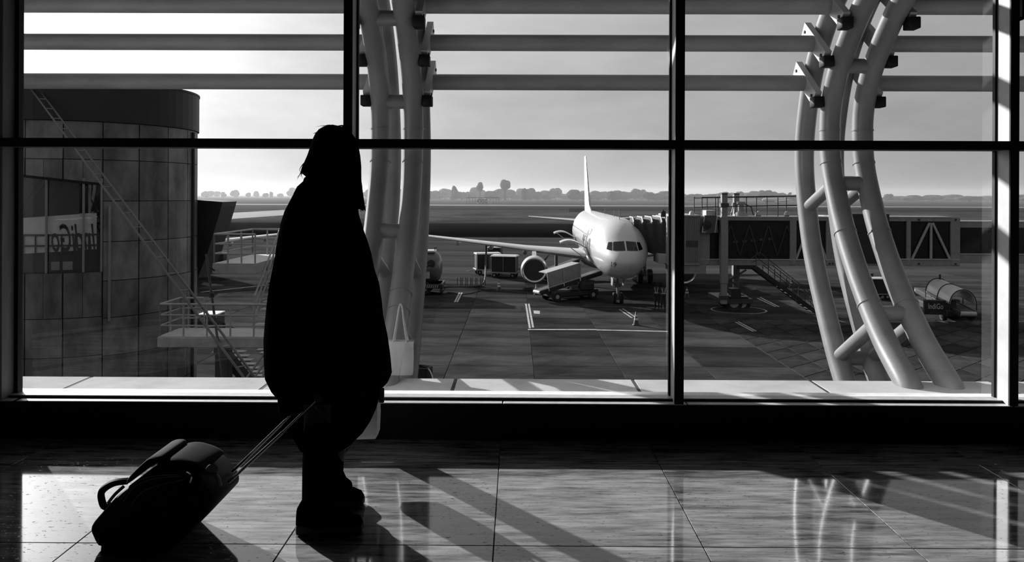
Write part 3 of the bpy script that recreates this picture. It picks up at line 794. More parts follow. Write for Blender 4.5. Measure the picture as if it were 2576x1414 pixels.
# lamp box
lb = MB().loft([[(jx(1762), -.5, jz(586)), (jx(1802), -.5, jz(586)), (jx(1802), .0, jz(586)), (jx(1762), 0, jz(586))], [(jx(1770), -.35, jz(543)), (jx(1800), -.35, jz(543)), (jx(1800), 0, jz(543)), (jx(1770), 0, jz(543))]]).build('lamp_box', dgrey, jb)
for a, b_ in (((1762, 586), (1769, 543)), ((1794, 586), (1801, 543)), ((1762, 584), (1794, 585))): MB().bar((jx(a[0]), -.5, jz(a[1])), (jx(b_[0]), -.38, jz(b_[1])), .06, .06).build('edge_strip', lgrey, lb)
MB().lathe([(.28, 0), (.28, .06), (.08, .08), (.08, .1)], (jx(1774), -.47, jz(566)), (0, -1, 0), 18).build('lamp', dark, lb, True, 40)
JB('roof_box', (jx(1782), .5, jz(546)), (jx(1808), 1.8, jz(531)), lgrey)
# lifting columns, wheels
for px, y0 in ((1817, -.6), (1887, DP+.2)):
    c = JB('lift_column', (jx(px)-.18, y0, .55), (jx(px)+.18, y0+.36, jz(490)), grey)
    JB('column_collar', (jx(px)-.26, y0-.06, jz(522)), (jx(px)+.26, y0+.42, jz(512)), dgrey, c)
    JB('column_cap', (jx(px)-.2, y0-.02, jz(490)), (jx(px)+.2, y0+.38, jz(487)), dgrey, c)
    JB('sleeve', (jx(px)-.22, y0-.04, jz(712)), (jx(px)+.22, y0+.40, jz(545)), grey, c)
    JB('foot_clamp', (jx(px)-.26, y0-.05, jz(752)), (jx(px)+.26, y0+.42, jz(742)), dgrey, c)
JB('bogie_beam', (jx(1812), -.3, .55), (jx(1892), DP+.3, .85), dgrey)
JB('bogie_deck', (jx(1835), -.2, .95), (jx(1880), 1.2, 1.05), lgrey)
for y0 in (.1, 1.9):
    for px in (1848, 1868):
        w_ = MB().lathe([(.2, -.2), (.48, -.2), (.55, -.12), (.55, .12), (.48, .2), (.2, .2)], (jx(px), y0, .55), (.15, 1, 0), 20).build('wheel', rubber, jb, True, 40)
        MB().lathe([(.05, -.22), (.3, -.2), (.3, -.1)], (jx(px), y0, .55), (.15, 1, 0), 14).build('hub', lgrey, w_, True)
JB('motor', (jx(1838), -.3, .85), (jx(1862), .5, 1.5), dark)
for a, b_ in (((1835, 706), (1878, 680)), ((1835, 706), (1890, 745))): MB().bar((jx(a[0]), 0, jz(a[1])), (jx(b_[0]), 0, jz(b_[1])), .1, .1).build('cross_brace', dgrey, jb)
MB().bar((jx(1858), .2, jz(669)), (jx(1905), .2, jz(669)), .3, .5).build('hanger', dark, jb)
# service stair
sx0, sz0, sx1 = jx(1893), jz(672), jx(2044)
for y0 in (-.75, .25):
    MB().bar((sx0, y0, sz0), (sx1, y0, .05), .06, .26, (0, 0, 1)).build('stair_stringer', dark, jb)
for k_ in range(15):
    f = (k_+.5)/15; MB().box((sx0+(sx1-sx0)*f-.13, -.73, sz0*(1-f)-.02), (sx0+(sx1-sx0)*f+.13, .23, sz0*(1-f)+.03)).build('stair_tread', dgrey, jb)
for y0 in (-.78, .28):
    for h in (.55, 1.0): MB().tube([(sx0-.3, y0, sz0+h*.6), (sx0+.2, y0, sz0+h), (sx1, y0, h+.05), (sx1+.25, y0, h-.3)], .026, 6).build('stair_rail', dgrey, jb)
    for k_ in range(6):
        f = k_/5; MB().tube([(sx0+(sx1-sx0)*f, y0, sz0*(1-f)), (sx0+(sx1-sx0)*f, y0, sz0*(1-f)+1.0)], .024, 6).build('rail_post', dgrey, jb)
# roof railing
for py in (497, 521):
    MB().tube([(jx(1769), .3, jz(py+1)), (jx(2060), .3, jz(py-5))], .03, 6).build('roof_rail', dark, jb)
    MB().tube([(jx(1769), 2.4, jz(py+3)), (jx(2060), 2.4, jz(py-2))], .025, 6).build('roof_rail', dark, jb)
for px in (1769, 1803, 1832, 1853, 1907, 1961, 2012, 2056):
    for y0 in (.3, 2.4): MB().tube([(jx(px), y0, jz(546)), (jx(px), y0, jz(497))], .03, 6).build('roof_post', dark, jb)
for px, py in ((1985, 541), (1744, 541), (1913, 543)): MB().lathe([(.12, 0), (.2, .1), (.14, .3), (.05, .36)], (jx(px), .4, jz(546)), (0, 0, 1), 10).build('roof_lamp', lgrey, jb, True)
c = (jx(1885), 1.8, jz(546))
MB().lathe([(.5, 0), (.42, .15), (.2, .3), (.2, .75), (.3, .8), (.3, .95)], c, (0, 0, 1), 12).build('roof_gantry', grey, jb, True, 40)
for s in (-1, 1): MB().tube([V(*c)+V(s*.2, -.2, .8), V(*c)+V(s*.6, -.3, .6), V(*c)+V(s*.75, -.3, .05)], .04, 6).build('roof_cable', dark, jb)

# ================================================================== GROUND EQUIPMENT
def cone(px, py, label):
    t = thing('traffic_cone', label, 'traffic cone', G(px, py), 0, 'traffic cones on the apron')
    MB().bbox((-.2, -.2, 0), (.2, .2, .04), .02).build('base', dark, t)
    b_ = MB().lathe([(.16, .04), (.035, .76), (.02, .78)], (0, 0, 0), (0, 0, 1), 14).build('body', dgrey, t, True, 60)
    for z in (.3, .5): MB().lathe([(.163-.1736*(z-.04)+.004, z), (.163-.1736*(z+.08)+.004, z+.12)], (0, 0, 0), (0, 0, 1), 14, cap=False).build('reflective_band', white, b_)
cone(1255, 731, 'traffic cone with white bands below the airliner wing, near the fuel hose')
cone(1349, 741, 'traffic cone at the low end of the belt loader below the engine')
cone(1600, 818, 'traffic cone nearest the hall, in front of the nose wheel')
cone(1728, 748, 'traffic cone just beside the dark mullion under the bridge cab')
cone(1850, 738, 'traffic cone standing behind the bridge wheels')
cone(1991, 722, 'traffic cone seen through the handrail of the bridge stair')
cone(2284, 737, 'traffic cone peeking out beside the pale curved truss')

def wheel(c, r, wd, par, axis=(0, 1, 0), name='wheel'):
    w_ = MB().lathe([(r*.4, -wd/2), (r*.9, -wd/2), (r, -wd*.3), (r, wd*.3), (r*.9, wd/2), (r*.4, wd/2)], c, axis, 18).build(name, rubber, par, True, 40)
    MB().lathe([(r*.1, -wd*.52), (r*.42, -wd*.5), (r*.42, wd*.5), (r*.1, wd*.52)], c, axis, 12).build('hub', lgrey, w_)
    return w_
def bag_cart(px, py, rz, label):
    t = thing('baggage_cart', label, 'baggage cart', G(px, py), rz, 'baggage carts under the wing')
    MB().bbox((-1.25, -.75, .42), (1.25, .75, .58), .03).build('platform', dgrey, t)
    MB().bbox((-1.1, -.7, .58), (1.1, .7, 1.95), .03).build('curtain_box', dark, t)
    MB().loft([[(-1.2, -.78, 1.95), (1.2, -.78, 1.95), (1.2, .78, 1.95), (-1.2, .78, 1.95)], [(-1.15, -.5, 2.06), (1.15, -.5, 2.06), (1.15, .5, 2.06), (-1.15, .5, 2.06)]]).build('roof', white, t)
    for x_ in (-1.17, 0, 1.17): MB().bbox((x_-.03, -.76, .58), (x_+.03, -.7, 1.95), .01).build('post', grey, t)
    MB().box((-1.25, -.8, .44), (1.25, -.76, .56)).build('bumper_rail', lgrey, t)
    for x_ in (-.85, .85):
        for y_ in (-.6, .6): wheel((x_, y_, .24), .24, .14, t)
    MB().tube([(-1.25, 0, .45), (-2.0, 0, .3)], .04, 6).build('tow_bar', lgrey, t)
bag_cart(1226, 690, R(14), 'dark curtained baggage cart with white roof, further from the engine')
bag_cart(1270, 698, R(-12), 'dark curtained baggage cart with white roof, nearer the engine')
t = thing('baggage_tug', 'white-roofed tug behind the baggage carts under the wing', 'tug', G(1245, 672), R(-8))
MB().bbox((-.75, -1.2, .3), (.75, 1.3, 1.0), .08).build('body', dark, t); MB().bbox((-.7, -.7, 2.0), (.7, .9, 2.12), .05).build('roof', white, t)
MB().loft([[(-.7, -.7, 1.0), (.7, -.7, 1.0), (.7, .9, 1.0), (-.7, .9, 1.0)], [(-.62, -.4, 2.0), (.62, -.4, 2.0), (.62, .8, 2.0), (-.62, .8, 2.0)]]).build('windscreen', dglass, t)
for x_ in (-.65, .65):
    for y_ in (-.8, .9): wheel((x_, y_, .32), .32, .2, t, (1, 0, 0))

# fuel tanker
t = thing('fuel_tanker', 'dark fuel tanker truck with rounded tank end beside the grey truss', 'truck', G(1085, 738), YAW)
tk = MB().loft([[(x_, 1.15*f*math.cos(2*math.pi*k_/24), 2.02+1.2*f*math.sin(2*math.pi*k_/24)) for k_ in range(24)] for x_, f in ((-6.5, .5), (-6.3, .9), (-6.0, 1), (.1, 1), (.45, .93), (.68, .75), (.8, .4), (.83, .1))]).build('tank', mat('tanker_paint', .13, .09, rough=.3), t, True, 60)
MB().bbox((-6.0, -.7, 3.15), (.35, .7, 3.3), .04).build('walkway', white, tk)
MB().tube([(.3, -.5, 3.3), (.3, -.5, 3.55), (.3, .5, 3.55), (.3, .5, 3.3)], .03, 6).build('hoop', dark, tk)
for x_ in (-3.5, -1.55, -.35): MB().lathe([(1.215, -.05), (1.23, 0), (1.215, .05)], (x_, 0, 2.02), (1, 0, 0), 24, cap=False).build('tank_band', dgrey, tk)
MB().bbox((-.3, -1.2, 1.25), (.0, -1.14, 1.75), .01).build('notice_plate', lgrey, tk)
MB().lathe([(.3, 0), (.3, .08), (.1, .1)], (.1, -1.05, 2.35), (0, -1, 0), 14).build('hose_reel', dark, tk)
MB().tube([(-2.4, -1.12, 1.9), (-1.2, -1.25, 1.95), (-.3, -1.2, 2.1), (.1, -1.12, 2.35)], .05, 6).build('delivery_pipe', dark, tk)
MB().bbox((-6.8, -1.1, .55), (.85, 1.1, .85), .04).build('chassis', dark, t)
bp = MB().bbox((-.75, -1.25, .5), (.95, 1.25, .85), .03).build('rear_bumper', dark, t)
for k_ in range(9): MB().bar((-.65+.15*k_, -1.262, .56), (-.57+.15*k_, -1.262, .80), .06, .02, (0, 1, 0)).build('hazard_stripe', lgrey, bp)
MB().bbox((.75, -1.3, .2), (1.0, 1.3, .45), .03).build('underrun_bar', dark, t)
cb = MB().bbox((-9.0, -1.15, .6), (-7.0, 1.15, 2.9), .12).build('cab', white, t); MB().bbox((-8.6, -1.17, 1.7), (-7.6, -1.1, 2.6), .03).build('cab_window', dglass, cb)
for x_ in (-7.9, -1.6, -.4):
    for y_ in (-.95, .95): wheel((x_, y_, .5), .5, .3, t)
# fuelling hose from tanker to wing
hp = smooth_pts([P(1113, 722, 57.5), P(1150, 721, 58), P(1190, 720, 59.5), P(1212, 716, 60.5), P(1220, 703, 61.5), P(1222, 670, 63), P(1223, 635, 64.3), P(1223, 618, 65)], 4)
for p in hp: p.z = max(p.z, APRON+.1)
tag(MB().tube(hp, .075, 8).build('fuel_hose', dgrey, None, True), 'thin fuelling hose rising from the tanker to the wing', 'hose')
t = thing('barrier_rack', 'low dark rack of upright frames on the apron by the fuel hose', 'rack', G(1183, 722), R(4))
MB().bbox((-1.1, -.2, 0), (1.1, .2, .1), .02).build('base', dark, t)
for k_ in range(6):
    x_ = -1.05+.4*k_
    MB().tube([(x_, 0, .1), (x_, 0, .75), (x_+.28, 0, .78), (x_+.28, 0, .1)], .035, 6).build('hoop', dgrey, t)

def loader(low, high, label, canopy, logo=False):
    low, high = Vector(low), Vector(high)
    base = V((low.x+high.x)/2, (low.y+high.y)/2, APRON)
    d = high-low; rz = math.atan2(d.y, d.x)
    t = thing('belt_loader', label, 'belt loader', base, rz, 'belt loaders on the apron')
    L = math.hypot(d.x, d.y); zl, zh = low.z-APRON, high.z-APRON
    a, b_ = V(-L/2, 0, zl), V(L/2, 0, zh)
    bm_ = MB().bar(a, b_, .85, .28, (0, 0, 1)).build('conveyor_frame', dark, t)
    MB().bar(a+V(0, 0, .17), b_+V(0, 0, .17), .65, .06, (0, 0, 1)).build('belt', dgrey, bm_)
    for s in (-1, 1): MB().bar(a+V(0, s*.45, .16), b_+V(0, s*.45, .16), .07, .1, (0, 0, 1)).build('side_rail', dgrey, bm_)
    for e in (a, b_): MB().tube([e+V(0, -.42, .05), e+V(0, .42, .05)], .14, 12).build('roller', lgrey, bm_)
    MB().bbox((-L*.36, -.8, .3), (L*.40, .8, .72), .06).build('chassis', dark, t)
    MB().bbox((L*.1, -.85, .7), (L*.32, -.35, 1.15), .05).build('engine_box', dark, t)
    MB().bbox((-L*.05, -.85, .72), (L*.06, -.45, 1.1), .05).build('seat', dgrey, t)
    MB().tube([(L*.05, -.6, .7), (L*.09, -.6, 1.3)], .025, 6).build('steering_column', grey, t)
    for x_ in (-L*.28, L*.30):
        for y_ in (-.75, .75): wheel((x_, y_, .36), .36, .24, t)
    for s in (-1, 1): MB().bar((L*.0, s*.5, .6), a.lerp(b_, .72)+V(0, s*.4, -.1), .09, .12).build('lift_arm', dgrey, t)
    if canopy == 'panel':
        p0, p1 = a.lerp(b_, .12), a.lerp(b_, .62)
        for s in (-1,):
            MB().prism([p0+V(0, s*.55, .25), p1+V(0, s*.55, .25), p1+V(-.05, s*.55, 1.25), p0+V(-.2, s*.55, 1.25)], (0, .05, 0)).build('side_panel', grey, t)
            for f in (0, .48, 1): MB().bar(p0.lerp(p1, f)+V(0, s*.58, .0), p0.lerp(p1, f)+V(-.18*(1-f), s*.58, 1.3), .06, .06).build('panel_post', lgrey, t)
        MB().prism([p0+V(-.2, -.55, 1.25), p1+V(-.05, -.55, 1.25), p1+V(-.05, .55, 1.25), p0+V(-.2, .55, 1.25)], (0, 0, .05)).build('roof_panel', lgrey, t)
    if canopy == 'hood':
        p0, p1 = a.lerp(b_, .10), a.lerp(b_, .62); n_ = 12
        for q0, q1, nm in ((p0, p0.lerp(p1, .5), 'hood_shell'), (p0.lerp(p1, .52), p1, 'hood_shell')):
            rr = []
            for q in (q0, q1): rr.append([q+V(0, .72*math.cos(math.pi*k_/n_), .45+.85*math.sin(math.pi*k_/n_)) for k_ in range(n_+1)] + [q+V(0, .69*math.cos(math.pi*k_/n_), .45+.82*math.sin(math.pi*k_/n_)) for k_ in range(n_, -1, -1)])
            MB().loft(rr).build(nm, chrome if False else white, t, True, 50)
        for f in (0, .5, 1):
            q = p0.lerp(p1, f); MB().tube([q+V(0, .74, .1)]+[q+V(0, .74*math.cos(math.pi*k_/n_), .45+.87*math.sin(math.pi*k_/n_)) for k_ in range(n_+1)]+[q+V(0, -.74, .1)], .03, 6).build('hoop', dark, t)
        MB().tube([p1+V(-.3, 0, 1.3), p1+V(-.3, 0, 1.6)], .06, 6).build('beacon', dark, t)
        for s in (-1, 1): MB().bar(p0+V(0, s*.7, .5), p1+V(0, s*.7, .5), .04, .06).build('guard_rail', grey, t)
    if logo:
        bx = MB().bbox((-L*.1, -.92, .15), (L*.44, -.72, 1.15), .03).build('side_box', dark, t)
        vs, fs = text_geo('IndiGo', .42)
        Lx = max(v.x for v in vs)
        MB().add([(L*.02+v.x*1.15/Lx, -.94, .5+v.y*1.1) for v in vs], fs).build('lettering', white, bx)
    return t
loader(P(1352, 737, 53.2), P(1506, 686, 55.6), 'belt loader with grey side panel raised to the airliner belly', 'panel')
loader(P(1372, 684, 66), P(1448, 656, 69), 'further belt loader seen between engine and fuselage under the wing', 'none')
h_, l_ = P(2319, 731, 51.0), P(2436, 792, 44.0)
lo_ = loader(l_, h_, 'belt loader with white barrel hood parked past the pale truss', 'hood')
# lettered side box faces the hall
t = lo_; M = lo_
mw = Matrix.Translation(lo_.location) @ Matrix.Rotation(lo_.rotation_euler.z, 4, 'Z')
bx0 = P(2330, 760, 46.1); inv = mw.inverted()
bx = MB()
for lo__, hi__ in (((-.5, -.12, -.45), (1.3, .12, .42)),):
    bx.bbox(lo__, hi__, .04)
ctr = P(2346, 772, 45.6); rotm = Matrix.Translation(ctr) @ Matrix.Rotation(YAW-R(10), 4, 'Z')
bx.xf(inv @ rotm); bo = bx.build('side_box', dark, lo_)
vs, fs = text_geo('IndiGo', .42); Lx = max(v.x for v in vs)
MB().add([(v.x*.85/Lx-.3, -.13, -.1+v.y*1.1) for v in vs], fs).xf(inv @ rotm).build('lettering', white, bo)

def eq_cart(px, py, w_, h, label, top=lgrey):
    t = thing('equipment_cart', label, 'equipment cart', G(px, py), YAW, None)
    MB().bbox((-w_/2, -.5, .3), (w_/2, .9, h), .06).build('housing', dark, t)
    MB().bbox((-w_/2-.03, -.53, h), (w_/2+.03, .93, h+.08), .03).build('top', top, t)
    MB().box((-w_/2, -.55, .38), (w_/2, -.5, .44)).build('trim_strip', lgrey, t)
    for x_ in (-w_*.35, w_*.35):
        for y_ in (-.45, .8): wheel((x_, y_, .22), .22, .14, t)
    MB().tube([(w_/2, .2, .35), (w_/2+.9, .2, .2)], .04, 6).build('tow_bar', dgrey, t)
eq_cart(2206, 752, 1.5, 1.45, 'dark equipment cart with pale lid between the tubes of the pale truss')
eq_cart(2160, 722, 2.0, 1.1, 'low dark equipment cart behind the foremost tube of the pale truss', dgrey)
eq_cart(527, 836, 1.0, .95, 'small white-topped cart seen through the stair landing railing', white)
eq_cart(535, 668, 2.6, 1.2, 'dark cart parked behind the upper stair landing', dark)
# crate on the apron close under the hall
t = thing('equipment_crate', 'black open crate with a pale strap right under the window ledge', 'crate', G(1057, 952), R(-20))
for lo__, hi__ in (((-.42, -.3, 0), (.42, -.27, .5)), ((-.42, .27, 0), (.42, .3, .5)), ((-.42, -.3, 0), (-.39, .3, .5)), ((.39, -.3, 0), (.42, .3, .5)), ((-.42, -.3, 0), (.42, .3, .03))): MB().bbox(lo__, hi__, .01).build('side_panel' if hi__[2] > .1 else 'bottom', dark, t)
MB().tube(smooth_pts([(.42, -.1, .45), (.6, -.2, .3), (.75, -.3, .02)], 4), .03, 6).build('strap', white, t)

# ================================================================== ROUND TOWER
tc0 = EYE+fw*25.7+rt0*(-14.4); tc0.z = APRON
TW = thing('round_tower', 'dark panel-clad round tower with a strip window and black fascia', 'tower', tc0, YAW)
RT = 3.4; H0 = -APRON                          # local z of hall floor level
def cp(th, z, r=RT): return V(r*math.sin(th), -r*math.cos(th), z+H0)
def curved(t0, t1, z0, z1, r0, r1, n=5, z1b=None, z0b=None):
    """curved slab between angles; z1b / z0b give the far-end heights for slanted edges"""
    z1b = z1 if z1b is None else z1b; z0b = z0 if z0b is None else z0b
    rr = []
    for i in range(n+1):
        f = i/n; th = t0+(t1-t0)*f; a, b_ = z0+(z0b-z0)*f, z1+(z1b-z1)*f
        rr.append([cp(th, a, r0), cp(th, a, r1), cp(th, b_, r1), cp(th, b_, r0)])
    return MB().loft(rr)
WT0, WT1, WZ0, WZ1, WZ1b = R(-17), R(35.5), -1.08, 1.90, 1.55
core = MB().lathe([(RT-.5, 0), (RT-.5, H0+4.6)], (0, 0, 0), (0, 0, 1), 48).build('core', dark, TW, True, 60)
drum = curved(R(35.5), R(343), -6.2, 4.6, RT-.5, RT-.03, 48).build('wall_drum', dark, TW)
curved(WT0, WT1, -6.2, WZ0, RT-.5, RT-.03, 8).build('wall_drum', dark, TW)
curved(WT0, WT1, WZ1, 4.6, RT-.5, RT-.03, 8, z0b=WZ1b).build('wall_drum', dark, TW)
rows = [3.46, 2.31, 1.06, -.18, -1.37, -2.5, -3.65, -4.85, -6.2]
JT = [R(88-17.5*j) for j in range(-3, 9)][::-1]   # joint angles
for i in range(len(JT)-1):
    t0, t1 = JT[i]+.005, JT[i+1]-.005
    inwin = (t0 > WT0-.2 and t1 < WT1+.02)
    rws = list(zip(rows[1:], rows[:-1]))
    if inwin: rws = [(2.31, 3.46), (None, 2.31), (-2.44, WZ0), (-3.6, -2.44), (-4.85, -3.6), (-6.2, -4.85)]
    for a, b_ in rws:
        if a is None:
            f0 = (t0-WT0)/(WT1-WT0); f1 = (t1-WT0)/(WT1-WT0)
            za, zb = WZ1+(WZ1b-WZ1)*f0, WZ1+(WZ1b-WZ1)*f1
            for q in (0, .5):
                ta, tb = t0+(t1-t0)*q, t0+(t1-t0)*(q+.49)
                curved(ta, tb, za+(zb-za)*q, 2.30, RT-.03, RT+.015, 3, z0b=za+(zb-za)*(q+.49)).build('panel', tower_m, TW)
        elif inwin and b_ == WZ0:
            for q in (0, .5): curved(t0+(t1-t0)*q, t0+(t1-t0)*(q+.49), a+.012, b_-.012, RT-.03, RT+.015, 3).build('panel', tower_m, TW)
        else: curved(t0, t1, a+.012, b_-.012, RT-.03, RT+.015, 5).build('panel', tower_m, TW)
fs_ = curved(R(-60), R(175), 3.47, 4.72, RT-.4, RT+.07, 40).build('fascia', fascia_m, TW)
MB().lathe([(RT+.09, H0+4.70), (RT+.09, H0+4.76), (RT-.2, H0+4.78)], (0, 0, 0), (0, 0, 1), 64).build('roof_rim', dark, TW, True, 30)
MB().tube([cp(R(94), -6.2, RT+.06), cp(R(94), 3.4, RT+.06)], .05, 8).build('downpipe', dark, TW)
MB().tube([cp(R(38.5), -2.6, RT+.05), cp(R(38.5), .9, RT+.05)], .04, 8).build('downpipe', grey, TW)
# strip window: glass, bars, and a pale lettered panel imitating the airliner reflected in it
win = curved(WT0, WT1, WZ0, WZ1, RT-.055, RT-.045, 10, z1b=WZ1b).build('window_glass', glass_mat('tower_glass', .96, .8), TW)
for th in (R(10.5), R(27), R(35), R(-6)): MB().tube([cp(th, WZ0, RT+.0), cp(th, WZ1-.15, RT+.0)], .035, 8).build('window_bar', grey, win)
curved(WT0, WT1, WZ1-.03, WZ1+.05, RT-.05, RT+.04, 10, z1b=WZ1b+.05, z0b=WZ1b-.03).build('window_head', black, win)
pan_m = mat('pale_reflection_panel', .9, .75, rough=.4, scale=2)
pp = curved(R(-16), R(33), -.55, .50, RT-.16, RT-.14, 12, z1b=.70, z0b=-.4).build('reflection_panel', pan_m, TW)
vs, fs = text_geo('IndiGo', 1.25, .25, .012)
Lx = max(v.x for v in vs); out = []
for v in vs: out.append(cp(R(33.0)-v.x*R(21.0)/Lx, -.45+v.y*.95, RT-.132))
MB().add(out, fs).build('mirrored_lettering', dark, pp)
for z in (.02, -.30): curved(R(-16), R(33), z, z+.05, RT-.11, RT-.08, 12).build('reflected_rail', dark, TW)  # rails and posts imitate railings reflected in the window
for k_ in range(8): MB().tube([cp(R(-14+6.2*k_), -.75, RT-.1), cp(R(-14+6.2*k_), .05, RT-.1)], .02, 6).build('reflected_post', dark, TW)
for a, b_ in ((12, 16), (17.5, 22)): curved(R(a), R(b_), -1.0, -.75, RT-.13, RT-.11, 4).build('white_sheet', lgrey, TW)
MB().bar(cp(R(-14), -.1, RT-.09), cp(R(7), 1.75, RT-.09), .05, .06).build('inner_brace', dark, TW)  # this pair of bars imitates a ladder reflected in the window
MB().bar(cp(R(-11), -.1, RT-.09), cp(R(10), 1.72, RT-.09), .05, .06).build('inner_brace', dark, TW)
# dark wedge canopy on the far side
a = [P(492, 503, 27), P(560, 508, 27), P(557, 521, 27), P(521, 640, 27), P(497, 700, 27)]
Mi = (Matrix.Translation(TW.location) @ Matrix.Rotation(YAW, 4, 'Z')).inverted()
MB().prism([Mi @ q for q in a], (-.3, 2.2, 0)).build('wedge_canopy', dark, TW)

# ------------------------------------------------------------------ long ladder leaning on the tower
la, lb_ = P(86, 222, 22.4), P(624, 945, 14.5)
dv = (lb_-la); la2 = la-dv*.04; k_ = (APRON-lb_.z)/dv.z
lad = thing('long_ladder', 'long steel ladder leaning diagonally across the tower front', 'ladder', lb_+dv*k_)
foot = lb_+dv*k_; top = la2
side = dv.cross(V(0, 0, 1)).normalized()
side = (side*.55+V(.2, 0, .95)*.0+dv.normalized().cross(side)*.0).normalized()
n_ = int((foot-top).length/.66)
half = side*.105
MB().tube([top-half-foot, -half], .026, 8).build('rail', dgrey, lad)
MB().tube([top+half-foot, half], .026, 8).build('rail', dgrey, lad)
for i in range(1, n_):
    c = top.lerp(foot, i/n_)-foot; MB().tube([c-half, c+half], .014, 6).build('rung', grey, lad)

# ------------------------------------------------------------------ steel stair tower beside it
q0 = G(600, 900); stt = thing('stair_tower', 'grey steel stair with two railed landings beside the round tower', 'staircase', V(-7.2, 20.5, APRON))
so = stt.location.copy()
steel = mat('galvanised_steel', .36, .28, rough=.5, scale=5)
deck = mat('stair_deck', .5, .4, rough=.6, scale=4)
def SB(name, lo, hi, m_=steel, par=None): return MB().bbox(tuple(V(*lo)-so), tuple(V(*hi)-so), .015).build(name, m_, par or stt)
def ST_(name, pts, r_=.028, m_=steel, par=None): return MB().tube([Vector(p)-so for p in pts], r_, 8).build(name, m_, par or stt)
zl, zu = -2.28, -.57
xl = P(395, 870, 18.9).x; xr = -5.4
l1 = SB('lower_landing', (xl, 18.85, zl-.28), (xr, 20.1, zl-.02)); SB('deck_plate', (xl+.02, 18.87, zl-.02), (xr, 20.08, zl), deck, l1)
l2 = SB('upper_landing', (-8.15, 20.2, zu-.28), (-7.0, 23.3, zu-.02)); SB('deck_plate', (-8.15, 20.2, zu-.02), (-7.0, 23.3, zu), deck, l2)
SB('landing_return', (-7.0, 22.35, zu-.28), (-5.4, 23.3, zu-.02), steel, l2); SB('deck_plate', (-7.0, 22.35, zu-.02), (-5.4, 23.3, zu), deck, l2)
def railing(a, b_, h=.84, n=4, par=None, mid=(.33, .66)):
    a, b_ = Vector(a), Vector(b_)
    ST_('top_rail', [a+V(0, 0, h), b_+V(0, 0, h)], .028, steel, par)
    for f in mid: ST_('mid_rail', [a+V(0, 0, h*f), b_+V(0, 0, h*f)], .02, steel, par)
    for i in range(n+1): ST_('post', [a.lerp(b_, i/n), a.lerp(b_, i/n)+V(0, 0, h)], .024, steel, par)
railing((xl+.05, 18.9, zl), (xr, 18.9, zl), .80, 6, l1); railing((xl+.05, 18.9, zl), (xl+.05, 20.05, zl), .8, 2, l1); railing((xl+.05, 20.05, zl), (-8.3, 20.05, zl), .8, 3, l1)
railing((-8.12, 20.25, zu), (-7.02, 20.25, zu), .78, 3, l2); railing((-8.12, 23.2, zu), (-5.4, 23.2, zu), .78, 6, l2); railing((-8.12, 20.25, zu), (-8.12, 23.2, zu), .78, 3, l2)
# flight between the landings, coming towards the hall
for i in range(10):
    f = (i+.5)/10; SB('tread', (-6.95, 22.15-2.1*f-.15, zu+(zl-zu)*f-.02), (-5.5, 22.15-2.1*f+.15, zu+(zl-zu)*f+.03), deck)
MB().bar(V(-6.2, 22.3, zu-.15)-so, V(-6.2, 20.0, zl-.1)-so, .35, .2).build('spine', dgrey, stt)
for h in (.3, .58, .84): ST_('hand_rail', [(-6.98, 22.25, zu+h), (-6.98, 20.1, zl+h)], .028)
for i in range(5): ST_('post', [(-6.98, 22.2-2.1*i/4, zu+(zl-zu)*i/4), (-6.98, 22.2-2.1*i/4, zu+(zl-zu)*i/4+.84)], .024)
# flight below the lower landing
for i in range(12):
    SB('tread', (-8.35, 20.1+.27*i, zl-.45-.175*i), (-7.45, 20.38+.27*i, zl-.41-.175*i), deck)
MB().bar(V(-7.9, 20.1, zl-.55)-so, V(-7.9, 23.3, zl-2.65)-so, .3, .2).build('spine', dgrey, stt)
for i in range(9): SB('tread', (-7.2, 20.3+.27*i, zl-.5-.14*i), (-6.4, 20.55+.27*i, zl-.46-.14*i), deck)
for x_, y_ in ((-7.6, 19.6), (-5.9, 19.6), (-6.35, 22.9), (-6.35, 21.2)): SB('column', (x_-.17, y_-.17, APRON), (x_+.17, y_+.17, zl-.2 if y_ < 20 else zu-.2), dgrey)
for h in (0, .3, .6): ST_('hand_rail', [(-7.0+h*.1, 18.9, zl-1.9+h), (-6.3+h*.1, 19.0, zl-.9+h)], .026)
railing((-7.0, 18.95, zl-1.75), (-5.4, 18.95, zl-1.75), .4, 3)
dp = [P(519, 640, 20.0), P(560, 950, 18.4)]; dp.append(dp[1]+(dp[1]-dp[0])*((APRON-dp[1].z)/(dp[1].z-dp[0].z)))
dd_ = ST_('slanted_pipe', dp, .032, dark); ST_('pipe_bracket', [dp[0].lerp(dp[1], .1), V(-8.1, 20.22, zu-.2)], .02, dark)
for f in (.35, .55): p = dp[0].lerp(dp[1], f); ST_('pipe_joint', [p-V(0, 0, .06), p+V(0, 0, .06)], .065, dark)

# ================================================================== PEOPLE
def skin_mesh(name, verts, edges, radii, m_, root=0, sub=2):
    me = bpy.data.meshes.new(name); me.from_pydata([tuple(v) for v in verts], edges, [])
    o = bpy.data.objects.new(name, me); col.objects.link(o)
    sk = o.modifiers.new('skin', 'SKIN'); sk.use_smooth_shade = True; sk.branch_smoothing = .3
    d = me.skin_vertices[0].data
    for i, r_ in enumerate(radii):
        d[i].radius = r_ if isinstance(r_, tuple) else (r_, r_); d[i].use_root = (i == root)
    su = o.modifiers.new('sub', 'SUBSURF'); su.levels = sub; su.render_levels = sub
    dg = bpy.context.evaluated_depsgraph_get(); dg.update()
    res = bpy.data.meshes.new_from_object(o.evaluated_get(dg)); res.name = name
    bpy.data.objects.remove(o); bpy.data.meshes.remove(me)
    res.materials.clear(); res.materials.append(m_)
    res.polygons.foreach_set('use_smooth', [True]*len(res.polygons))
    return res
